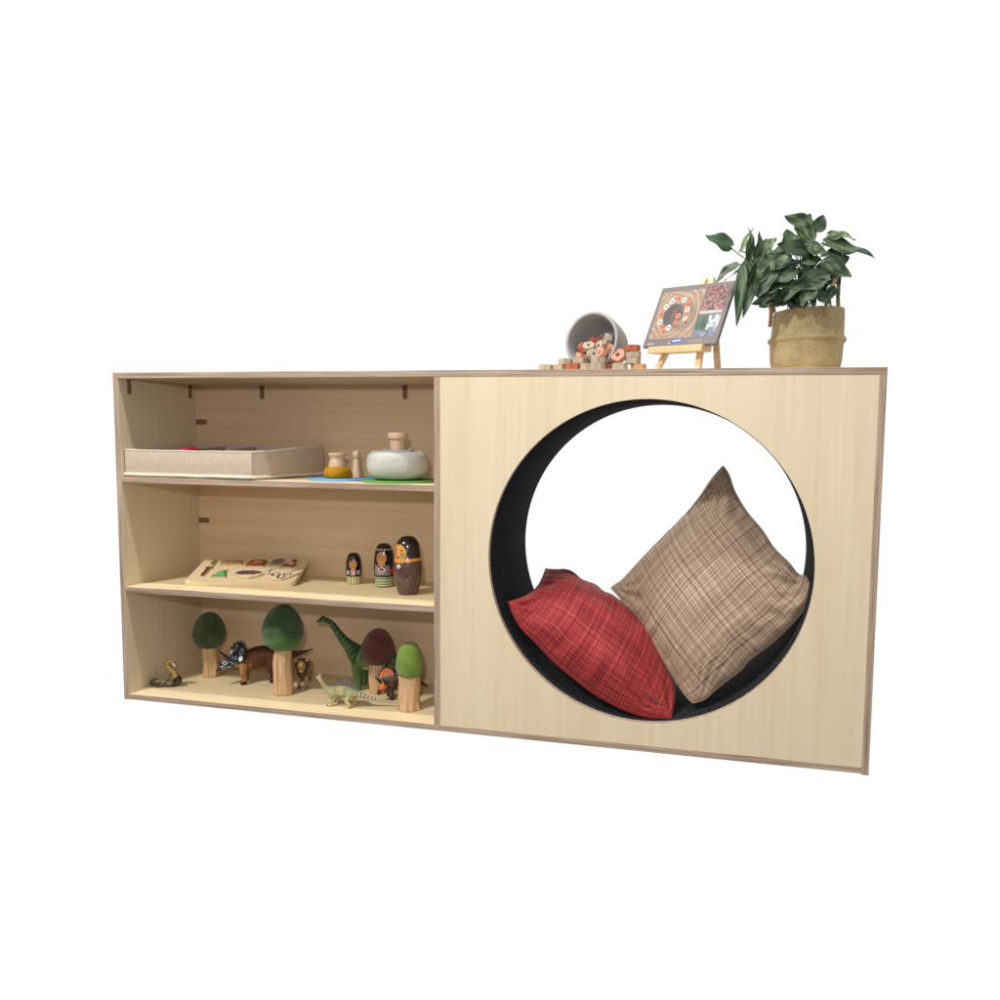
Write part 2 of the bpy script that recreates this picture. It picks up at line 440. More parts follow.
# ------------------------------------------------------------------ cushions in the nook
def along(P, t):
    """point at fraction t of a smooth line through the 3-D points P"""
    n = len(P)-1
    ds = [0]
    for a, b in zip(P, P[1:]): ds.append(ds[-1]+(b-a).length)
    x = t*ds[-1]; i = 0
    while i < n-1 and x > ds[i+1]: i += 1
    w = (x-ds[i])/max(ds[i+1]-ds[i], 1e-9)
    p0, p1, p2, p3 = P[max(i-1,0)], P[i], P[i+1], P[min(i+2,n)]
    return .5*((2*p1)+(-p0+p2)*w+(2*p0-5*p1+4*p2-p3)*w*w+(-p0+3*p1-3*p2+p3)*w**3)
def cushion(name, label, e0, e1, e2, e3, flip, bf, bb, material, seed, n=84, power=.40, fold=1.0):
    """four seam lines of 3-D points: e0 u along v=0, e1 v along u=1, e2 u along v=1, e3 v along u=0"""
    ctr = sum([e0[0], e0[-1], e2[0], e2[-1]], Vector())/4
    root = thing(name, label, 'cushion', (ctr.x, ctr.y, min(q.z for q in e0+e2)))
    off = Vector(root.location)
    memo = {}
    def E(k, t):
        q = memo.get((k, round(t, 6)))
        if q is None: q = memo[(k, round(t, 6))] = along((e0, e1, e2, e3)[k], t)
        return q
    def mid(s, t):
        bil = e0[0]*(1-s)*(1-t)+e0[-1]*s*(1-t)+e2[0]*(1-s)*t+e2[-1]*s*t
        w_ = .45+.55*max(abs(2*s-1), abs(2*t-1))**2
        return bil + w_*(coons(s, t)-bil)
    def coons(s, t):
        return (E(0,s)*(1-t)+E(2,s)*t + E(3,t)*(1-s)+E(1,t)*s
                - (e0[0]*(1-s)*(1-t)+e0[-1]*s*(1-t)+e2[0]*(1-s)*t+e2[-1]*s*t))
    def nrm(s, t):
        s = min(max(s, .12), .88); t = min(max(t, .12), .88); d = .08
        q = (mid(s+d,t)-mid(s-d,t)).cross(mid(s,t+d)-mid(s,t-d)).normalized()
        return q*flip
    def pos(u, v, side):
        s_, t_ = (u+1)/2, (v+1)/2
        e = max(0, (1-u**4)*(1-v**4)); e2_ = max(0, (1-u*u)*(1-v*v))
        h = .55*e**.6*e2_**power + .45*e2_**.5
        wr = (mn.noise(Vector((u*1.9+seed, v*1.9, seed)))*.6 + mn.noise(Vector((u*4.2, v*4.2+seed, seed)))*.3)*.013*h
        rad = max(abs(u), abs(v)); rim_ = sst(0, .10, 1-rad)
        pk = mn.noise(Vector((math.atan2(v, u)*6+seed, side*3, rad*1.2)))*.009*fold*sst(.5, .9, rad)*rim_
        for cu_ in (-1, 1):                               # folds running in from each corner
            for cv_ in (-1, 1):
                du, dv = u-cu_, v-cv_; dd = math.hypot(du, dv)
                if dd < 1.3:
                    a_ = math.atan2(dv*cv_, du*cu_)
                    r_ = mn.noise(Vector((a_*5.5+seed+cu_*3+cv_*7, dd*1.1, side)))
                    pk += (abs(r_)*2-.35)*-.012*fold*math.exp(-(dd/.55)**2)*sst(.05, .3, dd)*rim_
        return mid(s_, t_) + nrm(s_, t_)*side*((bf if side > 0 else bb)*h + wr + pk) - off
    bm = bmesh.new(); uvl = bm.loops.layers.uv.new('UVMap'); uvs = {}; grid = {}
    for side in (1, -1):
        for i in range(n+1):
            for j in range(n+1):
                a, b = i/n, j/n
                u = (.45*math.sin((a-.5)*PI)+.55*(2*a-1)); v = (.45*math.sin((b-.5)*PI)+.55*(2*b-1))
                rim_ = i in (0, n) or j in (0, n); key = (i, j, 0 if rim_ else side)
                if key not in grid:
                    vt = bm.verts.new(pos(u, v, side)); grid[key] = vt; uvs[vt] = ((u+1)/2, (v+1)/2)
    for side in (1, -1):
        gk = lambda i, j: grid[(i, j, 0 if (i in (0, n) or j in (0, n)) else side)]
        for i in range(n):
            for j in range(n):
                f = bm.faces.new((gk(i,j), gk(i+1,j), gk(i+1,j+1), gk(i,j+1)))
                for l in f.loops: l[uvl].uv = uvs[l.vert]
    obj('cover', bm, material, root, True)
    pts = []; K = 70
    for a, b in (((-1,-1),(1,-1)), ((1,-1),(1,1)), ((1,1),(-1,1)), ((-1,1),(-1,-1))):
        for k in range(K):
            w_ = k/K; p = pos(a[0]*(1-w_)+b[0]*w_, a[1]*(1-w_)+b[1]*w_, 1)
            pts.append((p.x, p.y, p.z, .0015))
    pts.append(pts[0])
    bm = bmesh.new(); tube(bm, pts, 6, False)
    obj('seam', bm, material, root, True)
    return root, pos, off

M_red = weave('red_plaid_cloth', S(132,17,25), S(188,74,69), S(94,9,18), S(100,12,20), 29, 150)
M_brn = weave('brown_plaid_cloth', S(152,126,104), S(198,174,148), S(112,86,70), S(84,60,48), 25, 150)
bB, bL, bR, bT = at_y(693,703,.045), at_y(611,588,.205), at_y(810,586,.085), at_y(723,466,.25)
bn = (bR-bL).cross(bT-bB).normalized(); bo = (bB+bL+bR+bT)/4
def on_plane(px, py):
    d = ray(px, py); return CAM + d*((bo-CAM).dot(bn)/d.dot(bn))
def pl_(*q): return [on_plane(a, b) for a, b in q]
cushion('cushion', 'brown plaid square cushion propped on its corner in the round nook',
        pl_((693,703),(705,699),(714,691),(730,678.5),(741,670),(750,659.5),(772,643),(791,625),(802,612),(808,600),(810,586)),
        pl_((810,586),(806,577),(798,574),(789,563),(774,548),(762,530),(747,512),(735,492),(729,475),(723,466)),
        pl_((611,588),(616,584),(622,580),(639,562),(660,541),(682,519),(699,498),(711,480),(723,466)),
        pl_((693,703),(685,695),(673,677),(659,656),(644,633),(630,612),(620,598),(611,588)),
        1 if (bR-bB).cross(bL-bB).y < 0 else -1, .075, .085, M_brn, 2.3, fold=1.2)
ryf = lambda q, Y: [at_y(a, b, Y) for a, b in q]
rlow = ryf(((508.5,602),(513,614),(522,629),(536,643),(554,662),(572,677),(590,691),(608,702),(627,711),(648,717),(671,718)), .022)
rB, rD = at_y(546,568.5,.255), None
rtop = [at_y(a, b, .255-.055*i_/9) for i_, (a, b) in enumerate(((546,568.5),(559,573.5),(573,579),(591,587),(612,598),(631,613),(643,624),(654,637),(662,648),(667,659)))]
rD = rtop[-1]
def bent(a, b, v_): return [a, a*.66+b*.34+Vector(v_), a*.34+b*.66+Vector(v_), b]
red, posr, offr = cushion('cushion', 'red plaid cushion lying at the lower left of the round nook',
        rlow, bent(rlow[-1], rD, (.012,0,.0)), rtop, bent(rlow[0], rB, (.012,0,-.012)),
        1 if (rlow[-1]-rlow[0]).cross(rB-rlow[0]).z > 0 else -1, .088, .03, M_red, 7.1, fold=1.2)
nr_ = Vector((.45,-.5,.75))
# little dark fabric label sewn near the lower corner of the red one
la, lb = posr(.68, -.74, 1), posr(.84, -.80, 1)
dn = (Vector(nr_).normalized()+Vector((0,-.6,0))).normalized()
bm = bmesh.new()
d_ = (lb-la).normalized(); sd = dn.cross(d_).normalized()
vs = [bm.verts.new(q + dn*h_ + sd*s_) for q in (la, lb) for h_ in (.001, .0035) for s_ in (-.0016, .0016)]
for f in ((0,1,3,2),(4,6,7,5),(0,4,5,1),(2,3,7,6),(0,2,6,4),(1,5,7,3)): bm.faces.new([vs[i] for i in f])
obj('sewn_label', bm, plain('dark_tag_cloth', S(84,52,54), .9), red)

# ------------------------------------------------------------------ upper shelf
# fabric sorting tray
tl = Vector((.0160, .011, S1)); ra = -.020
tray = thing('fabric_tray', 'beige linen sorting tray standing on the upper shelf', 'tray', tl+Vector((0,0,.0005)), ra)
tw, td, th, wt = .352, .240, .064, .006
bm = bmesh.new()
box(0, tw, 0, wt, .004, th, .0015, bm); box(0, tw, td-wt, td, .004, th, .0015, bm)
box(0, wt, wt+g, td-wt-g, .004, th, .0015, bm); box(tw-wt, tw, wt+g, td-wt-g, .004, th, .0015, bm)
obj('side_wall', bm, M_linen, tray, True)
obj('base', box(wt, tw-wt, wt, td-wt, .004, .010), M_linen_in, tray)
for x in (.096, .178):
    obj('partition', box(x-.002, x+.002, wt+g, td-wt-g, .0105, th-.004, .001), M_linen_in, tray)
obj('partition', box(.181, tw-wt-g, td*.5-.002, td*.5+.002, .0105, th-.004, .001), M_linen_in, tray)
def rim(z, e, r, wav):
    pts = []
    cs = ((-e,-e),(tw+e,-e),(tw+e,td+e),(-e,td+e),(-e,-e))
    for a, b in zip(cs, cs[1:]):
        for k in range(24):
            w_ = k/24; x, y = a[0]*(1-w_)+b[0]*w_, a[1]*(1-w_)+b[1]*w_
            pts.append((x, y, z+wav*mn.noise(Vector((x*22, y*22, 3))), r))
    pts.append(pts[0])
    return tube(bmesh.new(), pts, 8, False)
obj('piping', rim(th+.0002, -.0008, .0016, .0012), M_piping, tray, True)
obj('piping', rim(.0056, .0015, .0042, .0012), M_piping, tray, True)
for x in (.096, .178):
    bm = bmesh.new(); tube(bm, [(x, -.0004, .012, .0006), (x, -.0004, th-.003, .0006)], 6)
    obj('stitch_line', bm, M_piping, tray, True)
R_ = Matrix.Rotation(ra, 3, 'Z')
def in_tray(x, y, z): return tl + R_ @ Vector((x, y, z))
bm = ell(bmesh.new(), (0,0,.024), (.033,.033,.024))
for v in bm.verts: v.co *= 1+.05*nz(v.co, 60)
tag(obj('felt_ball', bm, M_maroon, None, True, in_tray(.137, .06, .028)), 'dark red felt ball showing above the tray rim', 'ball')
bm = ell(bmesh.new(), (0,0,.028), (.030,.030,.028))
tag(obj('felt_ball', bm, M_linen_in, None, True, in_tray(.26, .06, .0108)), 'grey felt ball low in the right compartment of the tray', 'ball')

for ch in tray.children:
    for v in ch.data.vertices:                             # the soft sides lean a little
        v.co.z *= 1+.20*max(0, v.co.y)/td; v.co.x += .18*max(0, v.co.y)*(v.co.x/tw)
# felt mats
def mat_disc(name, label, P, r, m_):
    bm = lathe([(0,0),(r-.001,0),(r,.001),(r,.003),(r-.001,.004),(0,.004)], 72, lambda p, t: p*(1+.012*math.sin(3*t+1)) if abs(p.x)+abs(p.y) > .02 else p)
    return tag(obj(name, bm, m_, None, False, P), label, 'mat')
pb = stand(344, .125, S1+.0004); pg = stand(400, .103, S1+.0004)
mat_disc('felt_mat', 'round pale blue felt mat under the small jar and peg doll', pb, .084, M_blue)
mat_disc('felt_mat', 'round bright green felt mat under the white felt bowl', pg, .088, M_green)
# jar in a mustard felt ring
P = stand(337.5, .112, S1+.0044)
rad = 13/pxm(P); hh = 10.5/pxm(P)
bm = lathe(smooth_prof([(rad*.5,0),(rad*.86,hh*.05),(rad,hh*.45),(rad*.88,hh*.92),(rad*.62,hh),(rad*.6,hh*.6),(rad*.56,.001)], 4)+[(rad*.5,0)], 40,
           lambda p, t: p*(1+.03*math.sin(4*t)+.03*nz(p, 90)))
tag(obj('felt_ring', bm, M_mustard, None, True, P), 'mustard yellow felt ring around the foot of the small wooden jar', 'felt ring')
k = 1/pxm(P)
bm = lathe(smooth_prof([(0,.001),(6*k,.001),(7*k,4*k),(8.7*k,10*k),(8.2*k,15*k),(6.9*k,19*k),(8.3*k,22*k),(8.8*k,23.5*k),(8.3*k,24.8*k),(6.4*k,24.6*k),(5.6*k,21*k),(5.6*k,14*k),(0,13*k)], 5), 40)
tag(obj('wooden_jar', bm, M_pale, None, True, P), 'small pale wooden jar sitting in a mustard felt ring', 'jar')
P = stand(356.5, .135, S1+.0044); k = 1/pxm(P)
bm = lathe(smooth_prof([(0,0),(5*k,.2*k),(5.2*k,2*k),(4.6*k,9*k),(3.3*k,16*k),(2.5*k,18.6*k),(3.2*k,20*k),(3.9*k,22.5*k),(3.4*k,25.5*k),(1.8*k,27*k),(0,27.4*k)], 5), 32)
tag(obj('peg_doll', bm, M_pale, None, True, P), 'plain wooden peg doll beside the small wooden jar', 'peg doll')
# white felt bowl, grey felt ring and cup
P = stand(398, .100, S1+.0044); k = 1/pxm(P)
bm = lathe(smooth_prof([(0,.3*k),(15*k,.2*k),(24.5*k,2.6*k),(29.3*k,9*k),(30*k,18*k),(28.2*k,25*k),(22.5*k,28.4*k),(17*k,27.8*k),(16*k,24*k),(17*k,14*k),(0,6*k)], 6), 64,
           lambda p, t: p*(1+.012*math.sin(2*t+.6)+.016*nz(p, 30)))
tag(obj('felt_bowl', bm, M_whitefelt, None, True, P), 'fat white grey felt bowl on the green mat', 'bowl')
bm = lathe(smooth_prof([(9*k,25*k),(15.4*k,25.4*k),(16.2*k,28*k),(14.5*k,30.2*k),(10.5*k,29.5*k),(9*k,25*k)], 5), 56,
           lambda p, t: Vector((p.x, p.y, p.z+1.3*k*math.sin(5*t)*.4+1.6*k*nz(p, 120))))
tag(obj('felt_ring', bm, M_greyfelt, None, True, P), 'lumpy grey felt ring between the white bowl and the wooden cup', 'felt ring')
bm = lathe(smooth_prof([(0,24*k),(6.8*k,24.2*k),(7.4*k,29*k),(7.6*k,36*k),(8.2*k,40*k),(9.6*k,41*k),(9.9*k,43.2*k),(9.5*k,46*k),(8.2*k,47*k),(6.5*k,46.2*k),(0,45.2*k)], 5), 40)
tag(obj('wooden_cup', bm, M_pale, None, True, P), 'pale wooden lidded cup set in the top of the white felt bowl', 'cup')

# ------------------------------------------------------------------ middle shelf
# puzzle board
pA, pB_ = stand(183.5, .048, S2+.0004), stand(294.5, .124, S2+.0004)
ang = math.atan2((pB_-pA).y, (pB_-pA).x); bw = (pB_-pA).length; bd = .155
tlt = math.radians(13.5)
puz = thing('puzzle_board', 'maple puzzle board with loose picture pieces on the middle shelf', 'puzzle', pA, ang)
puz.rotation_euler = (tlt, 0, ang)
def rrect(x0, x1, y0, y1, r, n=8):
    out = []
    for cx, cy, a0 in ((x1-r,y0+r,-90),(x1-r,y1-r,0),(x0+r,y1-r,90),(x0+r,y0+r,180)):
        for i in range(n+1):
            t = math.radians(a0+90*i/n); out.append((cx+r*math.cos(t), cy+r*math.sin(t)))
    return out
M_pbd = wood('puzzle_board_wood', 0, S(205,182,140), S(216,196,156), S(224,206,170), wide=20, fine=120)
bh = .0105
obj('board', prism(rrect(0, bw, 0, bd, .014), 0, bh, .0012), M_pbd, puz)
bm = box(.02, bw-.02, bd-.022, bd-.010, -.0318, -.0003, .001)
obj('foot', bm, M_pbd, puz)
R_ = Matrix.Rotation(ang, 3, 'Z') @ Matrix.Rotation(tlt, 3, 'X')
def on_board(u, v): return pA + R_ @ Vector((u*bw, v*bd, bh+.0003))
def piece(name, label, u, v, poly, fn, scale=.97, rot=0, h=.0045, knob=True):
    root = thing(name, label, 'puzzle piece', on_board(u, v), ang+rot, 'puzzle pieces on the maple board')
    root.rotation_euler = (tlt, 0, ang+rot)
    q = [(x*scale, y*scale*1.18) for x, y in poly]
    bm = prism(q, 0, h, .0005)
    bmesh.ops.triangulate(bm, faces=bm.faces[:])
    for _ in range(3):
        bmesh.ops.subdivide_edges(bm, edges=[e for e in bm.edges if e.calc_length() > .003], cuts=1)
        bmesh.ops.triangulate(bm, faces=[f for f in bm.faces if len(f.verts) > 3])
    o = obj('picture', bm, M_print, root)
    paint(o, lambda c, n_: fn(c.x/scale, c.y/scale/1.18, c) if n_.z > .5 else S(206,182,142))
    return root
def circ(r, n=20, sx=1, sy=1): return [(r*sx*math.cos(2*PI*i/n), r*sy*math.sin(2*PI*i/n)) for i in range(n)]
dk = S(58,36,32)
piece('puzzle_piece', 'brown paddle shaped puzzle piece with a green tip', .125, .53,
      [(-.004,-.045),(.004,-.045),(.005,-.005),(.010,0),(.010,.004),(.005,.006),(.006,.03),(.003,.045),(-.003,.045),(-.006,.03),(-.005,.006),(-.009,.004),(-.009,0),(-.005,-.005)],
      lambda x, y, c: S(86,110,52) if y > .026 else (S(206,178,140) if .004 < y < .02 else (S(104,52,40) if nz(c,300) > -.2 else S(70,34,30))))
piece('puzzle_piece', 'tan puzzle piece with two small patterned figures', .30, .77,
      [(-.028,-.014),(-.016,-.011),(-.010,-.016),(.004,-.012),(.016,-.016),(.030,-.013),(.026,.004),(.018,.016),(.008,.008),(-.004,.012),(-.012,.006),(-.022,.014),(-.03,.004)],
      lambda x, y, c: S(112,78,44) if nz(c,260) > .08 else (S(196,164,112) if nz(c,420,5) > 0 else S(150,120,60)))
piece('puzzle_piece', 'red house shaped puzzle piece with dark edges', .535, .74,
      [(-.024,-.018),(.024,-.018),(.026,.010),(.016,.018),(-.016,.018),(-.022,.010)],
      lambda x, y, c: dk if (y < -.013 or abs(x) > .019 or y > .012) else (S(222,196,160) if (abs(x) < .008 and y > .002) else S(188,70,44)))
piece('puzzle_piece', 'grey and black bird foot shaped puzzle piece', .73, .80,
      [(-.018,-.012),(-.012,-.017),(-.006,-.009),(0,-.018),(.005,-.008),(.014,-.014),(.017,.004),(.012,.016),(-.004,.018),(-.016,.010)],
      lambda x, y, c: S(40,34,36) if nz(c,330) > .0 else S(150,140,136))
piece('puzzle_piece', 'dark red boot shaped puzzle piece', .865, .72,
      [(-.018,-.020),(.010,-.022),(.018,-.012),(.014,.0),(.009,.006),(.011,.024),(-.001,.024),(-.003,.008),(-.014,.0),(-.02,-.010)],
      lambda x, y, c: S(60,30,32) if y > .012 else (S(220,190,170) if (abs(x) < .007 and -.006 < y < .006) else S(138,50,42)))
piece('puzzle_piece', 'green cloak shaped puzzle piece', .285, .33,
      [(-.018,-.022),(.018,-.022),(.010,.004),(.006,.012),(.010,.017),(.002,.024),(-.006,.020),(-.005,.008)],
      lambda x, y, c: S(220,190,168) if y > .010 else (S(40,70,40) if (abs(x) > .014-.012*sst(-.02,.01,y) or y < -.019) else S(92,186,110)))
piece('puzzle_piece', 'dark purple canoe shaped puzzle piece on a pale cut out', .535, .30,
      [(-.055,.016),(-.042,.010),(-.030,.022),(0,.020),(.03,.012),(.040,0),(.030,-.014),(.010,-.026),(-.012,-.024),(-.03,-.008),(-.044,.0)],
      lambda x, y, c: (S(104,74,86) if nz(c,240) > -.1 else S(56,34,40)) if ((x/.034)**2+((y-.0)/.0125+x*.006)**2 < 1) else S(228,206,176), h=.006)
piece('puzzle_piece', 'pale grey hook shaped puzzle piece', .735, .42,
      [(.014,.020),(.004,.022),(-.010,.016),(-.016,.0),(-.010,-.016),(-.003,-.022),(.0,-.017),(-.006,-.010),(-.008,0),(-.004,.010),(.006,.014),(.014,.014)],
      lambda x, y, c: S(196,190,184) if nz(c,200) > -.2 else S(150,144,140))
piece('puzzle_piece', 'pale puzzle piece with dark brown looping scrolls', .86, .24,
      [(-.034,-.008),(-.018,-.026),(.004,-.026),(.018,-.014),(.034,.004),(.046,.022),(.034,.028),(.014,.014),(0,.012),(-.014,.012),(-.03,.008)],
      lambda x, y, c: S(84,40,30) if (abs(math.hypot((x+.016)/1.35, y+.002)-.0075) < .0021 or abs(math.hypot(x/1.5, y+.015)-.006) < .0019 or abs(math.hypot((x-.012)/1.5, y-.001)-.0065) < .0019 or (abs(y-.02-(x-.03)*.5) < .0028 and .016 < x < .042)) else S(230,210,182), h=.006)

# nesting dolls
def doll(label, px, Y, hpx, rpx, prof, fn):
    P = stand(px, Y, S2+.0003); k = 1/pxm(P); h, r = hpx*k, rpx*k
    pr = smooth_prof([(a*r, b*h) for a, b in prof], 9)
    bm = lathe([(0,0)]+pr, 120)
    root = thing('nesting_doll', label, 'nesting doll', P, 0, 'painted nesting dolls on the middle shelf')
    o = obj('body', bm, M_gloss, root, True)
    ca = math.atan2(CAM.y-P.y, CAM.x-P.x)
    def f(c, n_):
        a = (math.atan2(c.y, c.x)-ca+PI) % (2*PI) - PI       # 0 towards the viewer, + to the right
        return fn(math.degrees(a), c.z/h, c)
    paint(o, f); return root, k
def el(a, z, a0, z0, da, dz): return ((a-a0)/da)**2+((z-z0)/dz)**2
SK, HB = S(208,140,74), S(18,16,18)
def small_doll(a, z, c):
    f = a+6
    if z < .27: return S(92,96,58) if (abs((a*.9) % 22-11) > 8) else S(196,198,140)
    if z < .31: return HB
    if z < .47 and abs(f) < 100:
        if abs(f) < 16: return S(206,60,120) if (nz(c,500) > -.15) else S(240,220,230)
        if abs(abs(f)-44) < 16 and abs(z-.39) < .055: return S(226,214,220) if nz(c,600,3) > -.1 else S(40,30,40)
        return HB
    if el(f, z, 0, .66, 31, .145) < 1 and z < .80-.05*math.cos(math.radians(f*2.2)):
        if el(f, z, 0, .59, 7, .012) < 1: return S(176,60,40)
        if el(abs(f), z, 13, .69, 5, .012) < 1: return S(60,36,24)
        return SK
    if el(f, z, 0, .50, 15, .08) < 1: return SK
    return HB
cyl = [(.80,0),(.86,.03),(.93,.2),(1.0,.42),(.98,.6),(.92,.76),(.76,.9),(.45,.98),(0,1)]
doll('smallest nesting doll with cream skirt and dark hair', 354, .200, 31.5, 7.7, cyl, small_doll)
def mid_doll(a, z, c):
    f = a+16
    if z < .245: return S(54,66,48) if (z*100 % 6.4) < 2.3 else S(176,182,140)
    if z < .29: return HB
    if z < .52:
        if abs(f) < 48:
            d = abs(abs(f)/40-0)+abs(z-.415)/.10
            if d < .32: return S(170,24,44)
            if d < .5: return HB
            if d < .72: return S(232,222,220)
            if d < .95: return S(126,18,40)
            return S(226,214,214) if (abs(f)+z*200) % 17 < 5 else HB
        if f > 0 and .31 < z < .44-.0006*(f-48): return S(190,28,46)
        return HB
    if abs(z-.865) < .018 and abs(f) < 150: return S(225,220,220) if (a*1.0) % 22 < 11 else S(24,20,24)
    if el(f, z, 0, .68, 32, .135) < 1 and z < .83:
        if el(f, z, 2, .635, 8, .014) < 1: return S(172,58,40)
        if el(f, z, 2, .68, 4, .02) < 1: return S(190,118,58)
        if el(abs(f), z, 14, .715, 6, .012) < 1: return S(60,36,24)
        return SK
    if el(f, z, 0, .54, 18, .08) < 1: return SK
    return HB
doll('middle sized nesting doll with striped green skirt and red sash', 384.3, .192, 43.5, 10, cyl, mid_doll)
def big_doll(a, z, c):
    f = a+50
    if z < .575+.012*math.sin(math.radians(a*2)):
        if el(f, z, 10, .50, 9, .035) < 1: return S(228,222,210) if el(f, z, 10, .49, 4, .018) > 1 else S(60,50,46)
        s = nz((math.radians(a)*9, z*7, 0), 1.0)
        s2 = nz((math.radians(a)*22, z*16, 4), 1.0)
        return mix(S(46,28,26), S(104,76,66), .5+.8*s2+.3*s)
    if z < .635: return S(214,146,62) if z > .585 or abs(f) < 70 else HB
    if el(f, z, 0, .72, 44, .15) < 1 and z < .865:
        if el(f, z, 0, .645, 13, .016) < 1: return S(160,36,34)
        if el(abs(f-2), z, 18, .77, 8, .014) < 1: return S(44,40,26)
        if z < .73 and abs(nz(c, 190)) < .12: return S(108,118,62)
        if el(abs(f), z, 26, .70, 11, .06) < 1 and nz(c, 300, 2) > -.05: return S(112,124,66)
        return S(220,156,76)
    return HB
doll('largest nesting doll with green marked face and brown cloak', 408, .118, 58.5, 14.1,
     [(.64,0),(.70,.025),(.84,.14),(.97,.32),(1.0,.46),(.95,.58),(.88,.68),(.86,.76),(.77,.88),(.5,.965),(.25,.992),(0,1)], big_doll)

# ------------------------------------------------------------------ bottom shelf: toy trees
S3 = T
def toy_tree(name, label, px, Y, crown, trunk, cfn, seed, lean=0, full=.86):
    """crown: (width, bottom, top) in pixels over the base; trunk: (bottom width, top width)"""
    P = stand(px, Y, S3+.0003); k = 1/pxm(P)
    root = thing(name, label, 'toy tree', P, 0, 'felt crowned toy trees on the bottom shelf')
    cw, cb, ct = [q*k for q in crown]; wb, wt_ = trunk[0]*k/2, trunk[1]*k/2
    zt = cb+.004
    n = 26; prof = [(0,0)]
    for i in range(n+1):
        t = i/n; r = wb*(1-t)+wt_*t + (wb-wt_)*.6*max(0, 1-t*3.5)**2*.5
        prof.append((r, zt*t))
    prof.append((0, zt))
    def wob(p, t):
        z = p.z/zt
        fl = 1+.06*math.sin(2*t+seed+z*2.6)+.16*nz((math.cos(t), math.sin(t), z*.9), 1.3, seed)+.07*nz((math.cos(t), math.sin(t), z*.5), 4.5, seed)
        q = Vector((p.x*fl, p.y*fl, p.z))
        q.x += lean*k*(1-z) + 1.2*k*math.sin(z*3.1+seed)*math.sin(PI*z)
        return q
    bm = lathe(prof, 72, wob)
    o = obj('trunk', bm, M_bark, root, True)
    def bark(c, n_):
        t = math.atan2(c.y, c.x)
        s = nz((math.cos(t)*3, math.sin(t)*3, c.z*9), 1.6, seed)
        s2 = nz((math.cos(t)*9, math.sin(t)*9, c.z*26), 1.3, seed+4)
        return mix(S(166,126,90), S(222,186,144), .5+.6*s+.25*s2)
    paint(o, bark)
    hh_ = ct-cb
    prof = []
    for i in range(71):
        t = i/70; a_ = PI*t
        z = cb+hh_*(1-math.cos(a_))/2
        r = cw/2*math.sin(a_)**full*(1+.16*math.cos(a_))/1.02
        prof.append((r if 0 < i < 70 else 0, z))
    bm = lathe(prof, 130, lambda p, t: Vector((p.x, p.y, p.z))+Vector((p.x, p.y, (p.z-(cb+hh_/2)))).normalized()*(.0011*nz(p,30,seed)+.0007*nz(p,260,seed)+.0006*nz(p,520,seed)))
    o = obj('crown', bm, M_felt, root, True)
    paint(o, lambda c, n_: cfn((c.z-cb)/hh_, c))
    return root
def felt(c0, c1, s=40):
    return lambda t, c: mix(c0, c1, .5+.7*nz(c, s)+.5*nz(c, s*5)+.5*nz(c, s*13))
toy_tree('toy_tree', 'dark green egg crowned toy tree beside the horned brown dinosaur', 210.5, .185, (31,28,64.5), (15.5,16), felt(S(50,64,36), S(74,92,50)), 1.0, 1)
toy_tree('toy_tree', 'tallest toy tree with green crown and shelf shade painted on its top', 284, .105, (39.5,44,90), (19,17.5),
         lambda t, c: mix(mix(S(74,108,50), S(92,128,62), .5+.7*nz(c,40)+.8*nz(c,400)), mix(S(46,66,40), S(68,92,52), .5+.7*nz(c,40)+.8*nz(c,400)), sst(.24,.42,t+.10*nz(c,26))), 2.0, -.5)  # shelf shadow painted over the upper crown, lit green left below
toy_tree('toy_tree', 'toy tree with a dark brown egg shaped crown', 378.5, .182, (32.5,27.5,64), (18,16), felt(S(84,42,36), S(112,62,50)), 3.0, .5)
toy_tree('toy_tree', 'shortest toy tree with a lime green crown at the right end', 409.7, .088, (27,31.5,66.5), (24,19.5),
         felt(S(108,136,52), S(134,158,70)), 4.4, .5, .62)

# ------------------------------------------------------------------ toy animals
mm = .001
def mmt(pts): return [tuple(q*mm for q in p) for p in pts]
def animal(name, label, cat, P, rotz, scale=1.0):
    r = thing(name, label, cat, P, rotz); r.scale = (scale,)*3; return r
def horn(root, pts, m_=None, name='horn'):
    bm = bmesh.new(); tube(bm, curve(mmt(pts), 4), 10); return obj(name, bm, m_ or M_horn, root, True)
def turn(objs, pivot, rz, rx=0, ry=0):
    p = Vector(pivot)*mm
    Mt = Matrix.Translation(p) @ Matrix.Rotation(math.radians(rz), 4, 'Z') @ Matrix.Rotation(math.radians(ry), 4, 'Y') @ Matrix.Rotation(math.radians(rx), 4, 'X') @ Matrix.Translation(-p)
    for o_ in objs: o_.data.transform(Mt)
def eye(root, p, r=1.2):
    bm = ell(bmesh.new(), tuple(q*mm for q in p), (r*mm,)*3, seg=10); return obj('eye', bm, M_black, root, True)

# --- horned brown dinosaur (heads left and towards the viewer)
P = stand(259, .178, S3+.0003)
tri = animal('toy_dinosaur', 'brown horned toy dinosaur with a black and white frill', 'toy dinosaur', P, math.radians(180+30), .98)
bm = bmesh.new()
tube(bm, curve(mmt([(-140,34,88,1.5),(-118,26,80,4),(-92,14,72,9),(-62,4,69,18),(-34,0,68,26),(0,0,66,29),(30,0,60,24),(50,0,58,17),(66,0,60,13)]), 6), 20)
for s in (1, -1):
    tube(bm, curve(mmt([(-38,s*15,62,17),(-30,s*20,42,12.5),(-42,s*20,22,8),(-38,s*20,6,8),(-36,s*20,4,8.5)]), 5), 14)
    tube(bm, curve(mmt([(32,s*14,54,14),(36,s*21,36,9.5),(32,s*21,18,7),(36,s*21,5,7.5),(37,s*21,4,8)]), 5), 14)
o = link('body', melt(bm, .0016), M_toy, tri, True)
